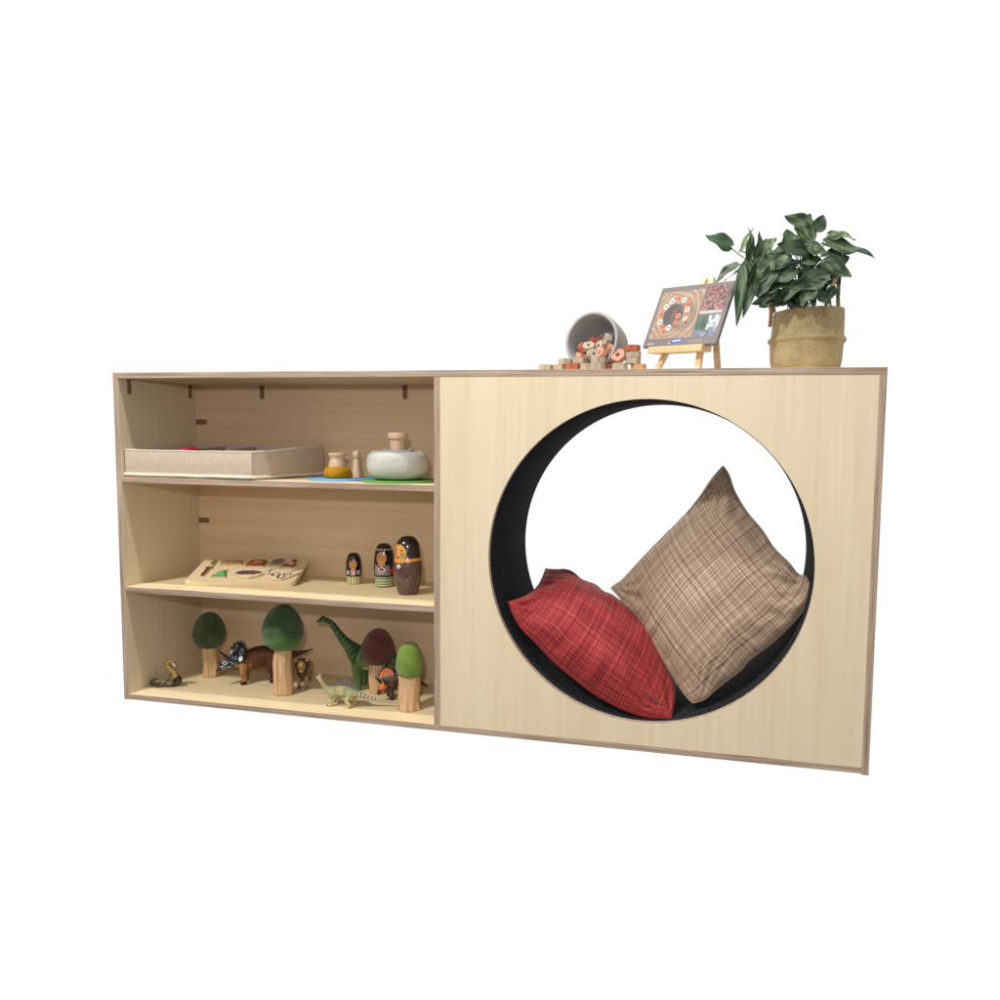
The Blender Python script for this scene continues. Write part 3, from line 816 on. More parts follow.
def tri_c(c, n_):
    x, y, z = c.x/mm, c.y/mm, c.z/mm
    col = mix(S(68,36,20), S(120,66,34), .5+.5*nz(c, 60)+.4*nz(c,180))
    if x > 15 and z < 56: col = mix(col, S(186,130,70), .45)
    if x > 40 and z < 58: col = mix(col, S(170,142,84), .7)
    col = mix(col, S(40,24,18), sst(84, 94, z + (6 if x < -60 else 0) + .05*x*(x < -60)))
    if x < -70: col = mix(col, S(52,28,20), .7)
    if x < -20 and z < 40: col = mix(col, S(58,34,24), .6)
    if z < 9: col = S(26,22,22)
    return col
paint(o, tri_c)
bm = bmesh.new()
tube(bm, curve(mmt([(58,0,64,15),(74,0,62,13),(90,0,55,9.5),(104,0,50,5),(110,0,45,2)]), 5), 16)
for s in (1, -1): ell(bm, (76*mm, s*10*mm, 56*mm), (9*mm, 4*mm, 8*mm))
h = link('head', melt(bm, .0013), M_toy, tri, True)
def tri_h(c, n_):
    x, z = c.x/mm, c.z/mm
    if x > 101: return S(40,40,44)
    if abs(nz(c, 105, 2)) < .055 and z > 46: return S(214,218,222)
    if z < 48 and x < 96: return S(150,120,74)
    return mix(S(20,22,28), S(50,58,70), .5+nz(c,120))
paint(h, tri_h)
bm = bmesh.new()
rot = Matrix.Rotation(math.radians(-116), 3, 'Y')
ell(bm, (52*mm, 0, 80*mm), (29*mm, 31*mm, 4.5*mm), rot, 32)
for i in range(11):
    a_ = math.radians(-105+21*i); q = rot @ Vector((math.cos(a_)*28, math.sin(a_)*30, 0)); q2 = rot @ Vector((math.cos(a_)*36, math.sin(a_)*38, 1))
    tube(bm, mmt([(52+q.x, q.y, 80+q.z, 3.6), (52+q2.x, q2.y, 80+q2.z, 1.2)]), 8)
fr = link('frill', melt(bm, .0013, 3), M_toy, tri, True)
def fr_c(c, n_):
    q = rot.transposed() @ (Vector(c)-Vector((.052,0,.080))); u, v = q.x/mm, abs(q.y)/mm
    if ((u+6)/7)**2+((v-22)/6.5)**2 < 1: return S(226,226,228)
    d = ((u-10)/9)**2+((v-13)/7)**2
    if .35 < d < 1: return S(150,150,146)
    return mix(S(18,18,22), S(44,48,56), .5+nz(c,90))
paint(fr, fr_c)
for s in (1, -1):
    horn(tri, [(74,s*8,70,4.4),(88,s*12,84,3.4),(102,s*15,100,1.0)]); eye(tri, (80, s*12.2, 62), 2)
horn(tri, [(96,0,58,3.6),(103,0,66,2.4),(108,0,76,.7)])

turn([c_ for c_ in tri.children if c_.name.split('.')[0] != 'body'], (54,0,62), 36, -14, 4)
# --- lion, seen from the front
P = stand(303.5, .165, S3+.0003)
lion = animal('toy_lion', 'small toy lion with a dark brown mane facing out', 'toy lion', P, math.radians(-66), 1.0)
bm = bmesh.new()
tube(bm, curve(mmt([(-62,0,46,7),(-48,0,49,13),(-20,0,47,14),(4,0,46,15),(20,0,50,13),(30,0,58,11)]), 5), 18)
for s in (1, -1):
    tube(bm, curve(mmt([(10,s*8,42,8),(12,s*9.5,26,5.4),(11,s*9.5,12,4.2),(13,s*9.5,4,4.4),(18,s*9.5,3,4)]), 4), 12)
    tube(bm, curve(mmt([(-54,s*8,44,10),(-50,s*10,30,7),(-58,s*10,16,4.3),(-55,s*10,4,4.2),(-50,s*10,3,4)]), 4), 12)
tube(bm, curve(mmt([(-64,0,50,3),(-76,0,44,2.2),(-82,0,28,2),(-86,2,16,2.4)]), 4), 8)
o = link('body', melt(bm, .0014), M_toy, lion, True)
paint(o, lambda c, n_: mix(mix(S(128,98,66), S(176,142,92), .5+nz(c,80)), S(84,60,44), sst(.052,.064,c.z)*.8))
bm = bmesh.new()
ell(bm, (27*mm,0,64*mm), (14*mm,17*mm,19*mm)); ell(bm, (22*mm,0,48*mm), (13*mm,14*mm,17*mm)); ell(bm, (16*mm,0,58*mm),(14*mm,15*mm,16*mm))
o_m = melt(bm, .0014, 4)
for v in o_m.vertices:
    v.co += v.normal*.0022*(nz((v.co.x*1.0, v.co.y*1.0, v.co.z*.35), 260)+.4*nz(v.co, 420))
o = link('mane', o_m, M_toy, lion, True)
paint(o, lambda c, n_: mix(S(48,32,26), S(98,70,50), .5+.9*nz((c.x,c.y,c.z*.4), 260)))
bm = bmesh.new()
ell(bm, (36*mm,0,66*mm), (10*mm,10.5*mm,13*mm)); ell(bm, (44*mm,0,60*mm), (7*mm,6.2*mm,6.5*mm)); ell(bm, (43*mm,0,55*mm), (5*mm,5*mm,4*mm))
for s in (1,-1): ell(bm, (31*mm,s*13*mm,78*mm), (3*mm,4.6*mm,4.8*mm))
o = link('head', melt(bm, .0011, 3), M_toy, lion, True)
def lion_h(c, n_):
    x, y, z = c.x/mm, c.y/mm, c.z/mm
    if x > 49 and z > 60.5 and abs(y) < 3.4: return S(92,56,48)
    if x > 44 and abs(z-57) < .9: return S(70,42,34)
    if z < 57: return S(206,182,146)
    if x > 38 and abs(y) < 3: return S(206,168,104)
    return mix(S(150,108,62), S(196,156,94), .5+nz(c,120))
paint(o, lion_h)
for s in (1,-1): eye(lion, (43.4, s*5.2, 68.5), 1.5)

# --- green long necked dinosaur
P = stand(369, .205, S3+.0003)
bra = animal('toy_dinosaur', 'green long necked toy dinosaur behind the brown crowned tree', 'toy dinosaur', P, math.radians(180+8), 1.0)
k = 1/pxm(P)/mm                                     # millimetres per photo pixel
bm = bmesh.new()
neck = [(-36,3,21,2.5),(-31,2,25,5),(-24,0,29,8.5),(-10,0,33,13.5),(4,0,32.5,14),(12,0,34,11),(18,0,40,7.2),(25,0,47,5),(32,0,56,3.7),(37,0,63,3.1),(42,0,66.5,3.0),(46,0,67.4,3.1)]
tube(bm, curve([(a*k*mm, b*mm, c*k*mm, r*k*mm) for a, b, c, r in neck], 6), 20)
for s in (1, -1):
    tube(bm, curve([(8*k*mm, s*.020, 27*k*mm, 7*k*mm), (8.5*k*mm, s*.024, 15*k*mm, 4.2*k*mm), (7.5*k*mm, s*.024, 6*k*mm, 3.0*k*mm), (8*k*mm, s*.024, 1.8*k*mm, 3.3*k*mm)], 5), 14)
    tube(bm, curve([(-14*k*mm, s*.020, 26*k*mm, 8*k*mm), (-13*k*mm, s*.025, 15*k*mm, 5*k*mm), (-15*k*mm, s*.025, 6*k*mm, 3.2*k*mm), (-14*k*mm, s*.025, 1.8*k*mm, 3.4*k*mm)], 5), 14)
ell(bm, (47*k*mm, 0, 67.6*k*mm), (4.2*k*mm, 2.6*k*mm, 2.9*k*mm)); ell(bm, (50.6*k*mm, 0, 65.6*k*mm), (3*k*mm, 2.1*k*mm, 1.9*k*mm))
ell(bm, (46.5*k*mm, 0, 70*k*mm), (2.2*k*mm, 1.4*k*mm, 1.6*k*mm))
o = link('body', melt(bm, .0016), M_toy, bra, True)
def bra_c(c, n_):
    x, z = c.x/mm/k, c.z/mm/k
    t = sst(14, 40, x)
    ln = 40-(48-x)*1.0                                  # along the neck
    band = math.sin((x*.9+z*.75)*1.15+1.4*nz(c,40)) if x > 10 else math.sin(x*.8+2*nz(c,30))
    col = mix(S(66,90,54), S(100,120,72), .5+nz(c,90))
    up = n_.x*(-.62)+n_.z*.78 if x > 14 else n_.z
    if band > .1: col = mix(col, S(20,42,34), sst(-.2,.25,up)*.9)
    col = mix(col, S(30,64,40), sst(.3,.8,up)*.55)
    if up < -.45 and z > 12: col = mix(col, S(190,182,120), sst(-.45,-.7,up))
    if z < 16: col = mix(col, S(72,112,64), .7)
    if x > 49: col = mix(col, S(130,130,96), .6)
    return col
paint(o, bra_c)
for s in (1, -1): eye(bra, (48.5*k, s*2.5*k, 68.4*k), 1.3)

# --- pale feathered dinosaur in front
P = stand(344, .062, S3+.0003)
pal = animal('toy_dinosaur', 'pale green toy dinosaur with a grey back fan and striped tail', 'toy dinosaur', P, math.radians(180-4), 1.0)
k = 1/pxm(P)/mm
bm = bmesh.new()
sp_ = [(-54,-14,5,.5),(-44,-12,5.6,.95),(-34,-8,7.4,1.4),(-24,-3,10.5,2.1),(-15,0,14,3.6),(-6,0,14.5,5.6),(3,0,14.2,6),(11,0,14,5),(17,0,14.5,3.6),(21.5,0,17.5,2.7),(25.5,0,22.5,2.1),(27.5,0,25.5,2.1)]
tube(bm, curve([(a*k*mm, b*k*mm, c*k*mm, r*k*mm) for a, b, c, r in sp_], 6), 16)
ell(bm, (28.7*k*mm, 0, 25.6*k*mm), (3.2*k*mm, 1.8*k*mm, 2.1*k*mm)); ell(bm, (27*k*mm, 0, 28.4*k*mm), (1.2*k*mm, .9*k*mm, 2*k*mm))
for s in (1, -1):
    tube(bm, curve([(10*k*mm, s*4*k*mm, 12*k*mm, 3*k*mm), (11.5*k*mm, s*6.5*k*mm, 7*k*mm, 1.9*k*mm), (10.5*k*mm, s*6.5*k*mm, 3*k*mm, 1.25*k*mm), (11.5*k*mm, s*6.5*k*mm, 1*k*mm, 1.3*k*mm), (14.5*k*mm, s*6.5*k*mm, .8*k*mm, 1.0*k*mm)], 5), 10)
    tube(bm, curve([(-9*k*mm, s*4*k*mm, 12*k*mm, 3.4*k*mm), (-7*k*mm, s*6.5*k*mm, 7.5*k*mm, 2.2*k*mm), (-10*k*mm, s*6.5*k*mm, 3.6*k*mm, 1.3*k*mm), (-9*k*mm, s*6.5*k*mm, 1*k*mm, 1.3*k*mm), (-5.6*k*mm, s*6.5*k*mm, .8*k*mm, 1.0*k*mm)], 5), 10)
me = melt(bm, .0012, 3)
for v in me.vertices: v.co += v.normal*(.0014*max(0, nz(v.co, 330))+.0004*nz(v.co, 600))
o = link('body', me, M_toy, pal, True)
def pal_c(c, n_):
    x, z = c.x/mm/k, c.z/mm/k
    col = mix(S(122,122,88), S(190,176,128), .5+.8*nz(c,70)+.4*nz(c,260))
    if n_.z > .25: col = mix(col, S(120,134,102), .5)
    if -2 < x < 6 and z > 12: col = mix(col, S(196,170,110), .5)
    if z < 8 and x > -16: col = mix(col, S(196,180,130), .8)
    if z < 1.4 and x > 13: col = S(50,42,36)
    if x < -17: col = S(92,82,70) if math.sin(x*2.1) > .45 else S(190,180,154)
    if x > 25: col = mix(col, S(214,150,120), .45 if nz(c,160) > .05 else 0)
    return col
paint(o, pal_c)
bm = bmesh.new()                                          # ribbed fan on the back
n = 26; ra_, rb_ = [], []
for i in range(n+1):
    t = i/n; x = (-13+23*t)*k*mm
    hz = (19+8.6*math.sin(PI*min(1,t*1.02))**.55)*k*mm; y = .0012*math.sin(i*PI)*1 + (.0006 if i % 2 else -.0006)
    ra_.append((x, y, 17*k*mm, hz))
for dy in (.0009, -.0009):
    lo = [bm.verts.new((x, y+dy, z0)) for x, y, z0, z1 in ra_]; hi = [bm.verts.new((x, y+dy*.4, z1)) for x, y, z0, z1 in ra_]
    for i in range(n): bm.faces.new((lo[i], lo[i+1], hi[i+1], hi[i]))
    rb_.append(hi)
for i in range(n): bm.faces.new((rb_[0][i], rb_[0][i+1], rb_[1][i+1], rb_[1][i]))
o = obj('back_fan', bm, plain('grey_fan', S(112,98,92), .6, .25, 120), pal, False)
for s in (1, -1): eye(pal, (29.6*k, s*1.7*k, 26.2*k), .9)

# --- small horned dinosaur with an orange frill
P = stand(394, .150, S3+.0003)
cer = animal('toy_dinosaur', 'small dark toy dinosaur with an orange frill and long black horns', 'toy dinosaur', P, math.radians(180+38), 1.0)
k = 1/pxm(P)/mm
bm = bmesh.new()
tube(bm, curve([(a*k*mm, b*k*mm, c*k*mm, r*k*mm) for a, b, c, r in [(-34,0,8,1),(-24,0,14,3),(-14,0,19,7),(-3,0,20,8.6),(5,0,18,7),(10,0,17,4.6)]], 5), 16)
for s in (1, -1):
    tube(bm, curve([(3*k*mm, s*4.5*k*mm, 14*k*mm, 4*k*mm), (4*k*mm, s*6*k*mm, 8*k*mm, 2.7*k*mm), (3.5*k*mm, s*6*k*mm, 1.8*k*mm, 2.6*k*mm)], 5), 12)
    tube(bm, curve([(-13*k*mm, s*4.5*k*mm, 15*k*mm, 5*k*mm), (-11*k*mm, s*6*k*mm, 8*k*mm, 3.2*k*mm), (-13*k*mm, s*6*k*mm, 1.8*k*mm, 2.6*k*mm)], 5), 12)
o = link('body', melt(bm, .0014), M_toy, cer, True)
paint(o, lambda c, n_: mix(mix(S(52,32,26), S(92,62,46), .5+nz(c,90)), S(104,96,88), .55*sst(.25,.8,n_.z)) if c.z > .006 else S(26,22,22))
bm = bmesh.new()
tube(bm, curve([(a*k*mm, 0, c*k*mm, r*k*mm) for a, c, r in [(8,17,4.4),(13,14.5,4),(18,11.5,2.8),(21,9.5,1.3)]], 5), 14)
o = link('head', melt(bm, .0012, 3), M_toy, cer, True)
def cer_h(c, n_):
    x, y, z = c.x/mm/k, c.y/mm/k, c.z/mm/k
    if x > 19.5: return S(30,24,24)
    if abs((z-10.5)-(15-x)*.55) < 1.1: return S(224,220,214)
    if z < 10.5+(15-x)*.55: return S(40,28,26)
    return mix(S(190,92,44), S(216,128,70), .5+nz(c,120))
paint(o, cer_h)
rot2 = Matrix.Rotation(math.radians(-112), 3, 'Y')
bm = bmesh.new(); ell(bm, (7*k*mm, 0, 23.5*k*mm), (8.4*k*mm, 8.8*k*mm, 1.3*k*mm), rot2, 28)
for i in range(9):
    a_ = math.radians(-100+25*i); q = rot2 @ Vector((math.cos(a_)*8.2, math.sin(a_)*8.6, 0)); q2 = rot2 @ Vector((math.cos(a_)*9.8, math.sin(a_)*10.3, 0))
    tube(bm, [((7+q.x)*k*mm, q.y*k*mm, (23.5+q.z)*k*mm, 1.1*k*mm), ((7+q2.x)*k*mm, q2.y*k*mm, (23.5+q2.z)*k*mm, .4*k*mm)], 8)
o = link('frill', melt(bm, .0011, 2), M_toy, cer, True)
def cer_f(c, n_):
    q = rot2.transposed() @ (Vector(c)/mm/k-Vector((7,0,23.5)))
    r = math.hypot(q.x/8.4, q.y/8.8)
    if r > .86: return S(34,26,26)
    if q.x < -4: return S(222,218,212)
    return S(140,58,34) if (abs(q.y) < .5 or abs(abs(q.y)-3.6) < .5) else mix(S(198,100,50), S(222,138,80), .5+nz(c,90))
paint(o, cer_f)
for s in (1, -1):
    horn(cer, [(13*k,s*2.6*k,17*k,1.3*k),(17*k,s*3.4*k,22*k,1.05*k),(22*k,s*4.2*k,27*k,.45*k)], M_black); eye(cer, (14.5*k, s*3.6*k, 14.6*k), 1.2)

turn([c_ for c_ in cer.children if c_.name.split('.')[0] != 'body'], (7*k,0,19*k), 44, -8, 6)
# --- rearing snake
P = stand(166, .078, S3+.0003)
sn = animal('toy_snake', 'olive toy snake rearing up with its pink mouth open', 'toy snake', P, 0, .84)
k = 1/pxm(P)/mm
pts = [(-4,3,1.6,.8),(-9,5,2.6,1.6),(-14,2,4,3.2),(-14,-3.5,4.6,4),(-8,-6,4.6,4.2),(-1,-3,4.4,4.3),(6,-1,4.4,4.3),(11,2,4.8,4.2),(12,7,6,4),(7,9,9.5,3.8),(5.5,4,12,3.6),(9,-.5,12,3.5),(14,-2.5,12.6,3.3),(15,-2.5,16,3.1),(10,-2.2,20.5,2.9),(5.4,-2,25,2.9),(5,-2,28.6,3.0),(8,-2,31,2.9),(11,-2,31.2,2.5)]
bm = bmesh.new(); tube(bm, curve([(a*k*mm, b*k*mm, c*k*mm, r*k*mm) for a, b, c, r in pts], 7), 18)
ell(bm, (11.6*k*mm, -2*k*mm, 31.6*k*mm), (3.6*k*mm, 2.9*k*mm, 1.9*k*mm))
o = link('body', melt(bm, .0013, 2), M_toy, sn, True)
def sn_c(c, n_):
    x, y, z = c.x/mm/k, c.y/mm/k, c.z/mm/k
    s = nz(c, 120)+.6*nz(c, 300)
    col = mix(S(40,35,26), S(96,88,62), .45+.9*s)
    if z > 12.5 and (n_.x-.4*n_.y*1.2) > .15 and x > 3: col = mix(S(116,96,36), S(158,134,62), .5+math.sin(z*3.2)*.5)
    if s > .42: col = mix(col, S(170,150,130), .6)
    return col
paint(o, sn_c)
bm = bmesh.new()
tube(bm, [(12*k*mm,-2*k*mm,30.6*k*mm,2.5*k*mm),(16.4*k*mm,-2.4*k*mm,33*k*mm,1.5*k*mm)], 14, True, .75)
obj('upper_jaw', bm, plain('snake_mouth_pink', S(150,104,104), .5, .15, 120), sn, True)
bm = bmesh.new()
tube(bm, [(12*k*mm,-2*k*mm,30*k*mm,2.3*k*mm),(16*k*mm,-2.8*k*mm,26.2*k*mm,1.4*k*mm)], 14, True, .6)
obj('lower_jaw', bm, plain('snake_jaw_pink', S(206,160,150), .5, .15, 120), sn, True)

# ------------------------------------------------------------------ on top: bucket and blocks
ax = Vector((-.30, -.95, 0)).normalized()              # the way the mouth faces
Rb, rb, Lb = .0640, .052, .090
tilt = math.atan2(Rb-rb, Lb)
c0 = at_y(591, 340, .060)
buck = thing('felt_bucket', 'grey felt tub lying on its side spilling hexagonal blocks', 'bucket', (c0.x, c0.y, H))
bm = lathe(smooth_prof([(0,0),(rb*.55,.0005),(rb*.85,.004),(rb*.97,.013),(rb+.0025,.026),(rb+(Rb-rb)*.5,Lb*.5),(Rb-.001,Lb-.005),(Rb-.0045,Lb),(Rb-.0085,Lb-.005),(rb+(Rb-rb)*.5-.009,Lb*.5),(rb-.010,.022),(rb*.7,.011),(0,.009)], 5), 80,
           lambda p, t: p*(1+.010*nz(p, 25)))
zax = Vector((ax.x*math.cos(tilt), ax.y*math.cos(tilt), math.sin(tilt)))
xax = Vector((-ax.y, ax.x, 0)).normalized(); yax = zax.cross(xax)
M = Matrix((xax, yax, zax)).transposed().to_4x4()
base_c = -ax*Lb*math.cos(tilt); M.translation = Vector((base_c.x, base_c.y, rb*math.cos(tilt)+.0012))
bmesh.ops.transform(bm, matrix=M, verts=bm.verts)
obj('tub', bm, M_tubfelt, buck, True)

def hexblock():
    n = 6; R, r, t = .0165, .0042, .0128
    bm = bmesh.new()
    hx_ = []
    for i in range(24):                                  # hexagon with a round hole, ring of quads
        a_ = 2*PI*i/24; sec = (a_ % (PI/3))-PI/6
        hx_.append((R*math.cos(PI/6)/math.cos(sec)*math.cos(a_), R*math.cos(PI/6)/math.cos(sec)*math.sin(a_), r*math.cos(a_), r*math.sin(a_)))
    rows = [[bm.verts.new(q) for q in ((a,b,0),(a,b,t),(c,d,t),(c,d,0))] for a, b, c, d in hx_]
    for p, q in zip(rows, rows[1:]+rows[:1]):
        for i in range(4):
            j = (i+1) % 4; bm.faces.new((p[i], p[j], q[j], q[i]))
    bmesh.ops.recalc_face_normals(bm, faces=bm.faces)
    es = [e for e in bm.edges if len(e.link_faces) == 2 and e.calc_face_angle(0) > .6]
    bmesh.ops.bevel(bm, geom=es, offset=.0007, segments=2, affect='EDGES')
    me = bpy.data.meshes.new('hexagonal_block'); bm.to_mesh(me); bm.free(); return me
hex_me = {}
for nm_, m_ in (('n', M_natblock), ('t', M_terra), ('p', M_pink), ('b', M_tan)):
    me = hexblock(); me.materials.append(m_); hex_me[nm_] = me
def block(kind, label, loc, rot=(0,0,0), sc_=1.0):
    o = bpy.data.objects.new('hexagonal_block', hex_me[kind]); COL.objects.link(o)
    o.location = loc; o.rotation_euler = rot; o.scale = (sc_,)*3
    return tag(o, label, 'wooden block', 'hexagonal wooden blocks around the grey tub')
bt = .0130
def lay(kind, label, px, Y, layer=0, rz=0):
    P = stand(px, Y, H+.0003+layer*bt); return block(kind, label, P, (0, 0, rz))
lay('n', 'natural block lying farthest left on the unit top', 546, .045, 0, .3)
lay('n', 'natural block under the left raised block', 559, .05, 0, .1)
lay('n', 'natural block resting on two others left of the tub', 565.5, .055, 1, .5)
lay('t', 'terracotta block lying in front of the tub mouth', 573.5, .022, 0, .2)
lay('n', 'natural block laid over the terracotta one before the tub', 580, .036, 1, .0)
lay('n', 'natural block flat between two others before the tub', 587.5, .024, 0, .5)
lay('n', 'natural block before the right half of the tub mouth', 597.5, .018, 0, .15)
lay('n', 'upper natural block before the right half of the tub mouth', 598.5, .024, 1, .5)
lay('t', 'terracotta block tucked beside the rim of the tub', 606, .052, 0, .4)
lay('n', 'natural block flat below the leaning pink block', 620, .022, 0, .1)
lay('b', 'tan block at the bottom of the stack', 638.5, .045, 0, .25)
lay('n', 'natural block in the second layer of the stack', 633, .045, 1, .1)
lay('n', 'natural block in the third layer of the stack', 633.4, .046, 2, .35)
lay('t', 'terracotta block on top of the stack', 632.6, .045, 3, .2)
P = stand(619.5, .050, H+.0135+.0135)
block('p', 'pale pink block leaning on edge against the stack', P, (math.radians(62), math.radians(14), math.radians(-18)))
def pile(kind, label, px, py, Y, rx, ry, rz):
    P = at_y(px-1, py+2.2, Y); block(kind, label, P, (math.radians(rx), math.radians(ry), math.radians(rz)), .88)
pile('t', 'terracotta block lying at the back of the heap inside the tub', 597, 341, .098, 20, 8, 10)
pile('t', 'terracotta block on edge at the left wall inside the tub', 583, 348, .075, 60, 10, 60)
pile('n', 'natural block sloping in the middle of the heap inside the tub', 590, 347, .070, 38, -14, 20)
pile('n', 'natural block standing on edge right of the heap middle', 603, 346, .075, 64, -20, -30)
pile('n', 'pale tilted block at the front of the heap', 593, 354.5, .040, 48, 38, 10)
pile('p', 'pale pink tilted block at the right front of the heap', 604, 353, .045, 55, -40, -20)
pile('n', 'natural block high on the right wall inside the tub', 611, 338, .075, 80, 10, -60)
pile('b', 'tan block at the left foot of the heap', 582, 357, .052, 12, 18, 30)
pile('p', 'pale pink block against the right wall inside the tub', 612, 349, .068, 70, -8, -62)
pile('t', 'terracotta block buried under the front of the heap', 590, 357, .060, 12, -10, 0)
pile('n', 'natural block lying deep in the tub under the others', 601, 354, .080, 15, -14, 40)

# ------------------------------------------------------------------ easel and picture board
fa = math.radians(-31)                                    # facing left of the viewer
ex = Vector((math.cos(fa), math.sin(fa), 0)); ey = Vector((-math.sin(fa), math.cos(fa), 0))   # along, back
ctr = stand(681.5, .105, H)
lean = math.radians(25)
eas = thing('table_easel', 'small pine table easel on the unit top', 'easel', ctr+Vector((0,0,.0003)), fa)
def beam(p, q, w, d):
    p, q = Vector(p), Vector(q); ax_ = (q-p).normalized()
    s = Vector((1,0,0)); s = (s-ax_*s.dot(ax_)).normalized(); t = ax_.cross(s)
    bm = bmesh.new(); vs = []
    for c_ in (p, q):
        for a_, b_ in ((-1,-1),(1,-1),(1,1),(-1,1)): vs.append(bm.verts.new(c_+s*a_*w/2+t*b_*d/2))
    for f in ((3,2,1,0),(4,5,6,7),(0,1,5,4),(1,2,6,5),(2,3,7,6),(3,0,4,7)): bm.faces.new([vs[i] for i in f])
    bmesh.ops.bevel(bm, geom=bm.edges[:], offset=.0012, segments=2, affect='EDGES')
    return bm
lz = .040                                                  # height of the ledge underside
def slope(z): return (z-lz)*math.tan(lean)
topz = .208
obj('leg', beam((-.056, -.016, .001), (-.008, slope(topz)+.008, topz), .014, .009), M_pine, eas)
obj('leg', beam((.052, -.016, .001), (.008, slope(topz)+.008, topz), .014, .009), M_pine, eas)
obj('leg', beam((.022, .105, .001), (.001, slope(topz)+.020, topz-.006), .013, .009), M_pine, eas)
obj('ledge', box(-.070, .070, -.030, .006, lz, lz+.014, .0015), M_pine, eas)
bm = bmesh.new(); tube(bm, [(-.014, slope(topz-.014)+.012, topz-.014, .0045), (.016, slope(topz-.014)+.012, topz-.014, .0045)], 12)
obj('hinge_peg', bm, M_pine, eas, True)
# board
bw2, bh2, bt2 = .190, .148, .0075
brd = thing('picture_board', 'grey bordered picture board of a block spiral on the easel', 'picture board', ctr+ex*.004+ey*(-.021)+Vector((0,0,lz+.0147)), fa)
Mb = Matrix.Rotation(-lean, 4, 'X')
bm = box(-bw2/2, bw2/2, 0, bt2, 0, bh2, .0008); bmesh.ops.transform(bm, matrix=Mb, verts=bm.verts)
obj('panel', bm, plain('grey_board', S(122,114,112), .6, .05), brd)
gx, gy = 230, 160
bm = bmesh.new(); gr = [[bm.verts.new(Mb @ Vector(((i/gx-.5)*bw2*.992, -.0004, (j/gy*.988+.006)*bh2))) for i in range(gx+1)] for j in range(gy+1)]
for j in range(gy):
    for i in range(gx): bm.faces.new((gr[j][i], gr[j][i+1], gr[j+1][i+1], gr[j+1][i]))
o = obj('print', bm, M_print, brd)
eas.rotation_euler = (0, math.radians(1.1), fa); brd.rotation_euler = (0, math.radians(1.6), fa)
# places of the pictured blocks, read off the board
def inv(x, y):
    A, B, C_, D_ = (175,75), (985,12), (765,728), (12,742)
    u, v = .5, .5
    for _ in range(20):
        px = [(1-u)*(1-v)*A[i]+u*(1-v)*B[i]+u*v*C_[i]+(1-u)*v*D_[i] for i in (0,1)]
        du = [(1-v)*(B[i]-A[i])+v*(C_[i]-D_[i]) for i in (0,1)]; dv = [(1-u)*(D_[i]-A[i])+u*(C_[i]-B[i]) for i in (0,1)]
        e0, e1 = x-px[0], y-px[1]; dt = du[0]*dv[1]-du[1]*dv[0]
        u += (e0*dv[1]-e1*dv[0])/dt; v += (du[0]*e1-du[1]*e0)/dt
    return u, v
WH, OR = S(226,218,212), S(214,126,92)
nuts = [(inv(x, y), c, s) for x, y, c, s in ((375,200,OR,1),(435,220,WH,1),(480,270,OR,1),(472,330,WH,.9),(468,380,OR,.85),(457,430,WH,.8),(462,472,S(150,80,66),.55),
    (300,230,WH,1),(240,295,WH,1),(190,380,OR,1),(182,465,WH,1),(212,527,OR,.95),(232,580,S(200,110,84),.7),(280,530,WH,1),(350,470,OR,.9),(378,400,S(226,140,104),.95),(345,362,S(170,78,66),.8))]
cu, cv = inv(320, 390)
def pr(c, n_):
    q = Mb.inverted() @ Vector(c); u, v = q.x/bw2+.5, 1-q.z/bh2
    p3 = (u*3.0, v*2.1, 0)
    bord = S(126,116,114)
    if .045 < u < .635 and .085 < v < .875:
        r = math.hypot((u-cu)*1.41, v-cv)
        for (nu_, nv_), col, s in nuts:
            dx, dy = (u-nu_)*1.41, v-nv_
            d = max(abs(dx)*.866+abs(dy)*.5, abs(dy))
            if d < .047*s: return S(60,50,48) if math.hypot(dx, dy) < .016*s else col
        w_ = math.sin((r*70+5*nz(p3, 2.2)))*.5+.5
        st = mix(S(142,112,90), S(204,176,148), .25+.5*w_+.8*nz(p3, 22))
        rr = r+.02*nz(p3, 5)
        st = mix(S(84,76,74), st, sst(.16, .235, rr))
        return mix(st, S(110,96,88), .55*sst(.10,.0,abs(math.hypot((u-cu-.14)*1.41, v-cv-.02)-.19)))
    if .655 < u < .945 and .055 < v < .50:
        s, s2 = nz(p3, 9, 2), nz(p3, 20, 5)
        if v > .46+.0*u: return S(206,196,190)
        col = mix(S(92,66,66), S(150,104,98), .5+s)
        if s2 > .12 and s > -.1: col = S(214,108,84) if nz(p3,14,9) > -.05 else S(222,204,198)
        if v < .2 and u < .84: col = mix(col, S(120,50,58), .5)
        return col
    if .655 < u < .945 and .535 < v < .875:
        col = mix(S(42,74,60), S(86,120,98), .5+nz(p3, 6, 1))
        if u > .80: col = mix(S(120,126,134), S(226,230,236), .5+1.2*nz(p3, 8, 4))
        if v > .77: col = mix(S(86,98,120), S(150,158,170), .5+nz(p3, 7, 6))
        return col
    # foot strip with a blue badge and lines of small lettering
    bu, bv = u-.46, v-.925
    if abs(bu) < .075 and abs(bv+bu*.10) < .038: 
        if abs(bv+bu*.1+.004-.006*math.sin(bu*190)) < .010 and abs(bu) < .055: return S(230,236,246)
        return S(70,104,190)
    if abs(u-.375) < .022 and abs(v-.955) < .010: return S(180,196,226)
    if .06 < u < .155 and abs(v-.955) < .014 and math.sin(u*330)+.5*math.sin(u*143) > -.3: return S(212,206,202)
    if .62 < u < .80 and abs(v-.925) < .008 and math.sin(u*410)+.6*math.sin(u*171) > 0: return S(180,174,172)
    if .62 < u < .90 and abs(v-.955) < .008 and math.sin(u*370)+.6*math.sin(u*151) > 0: return S(176,170,168)
    return bord
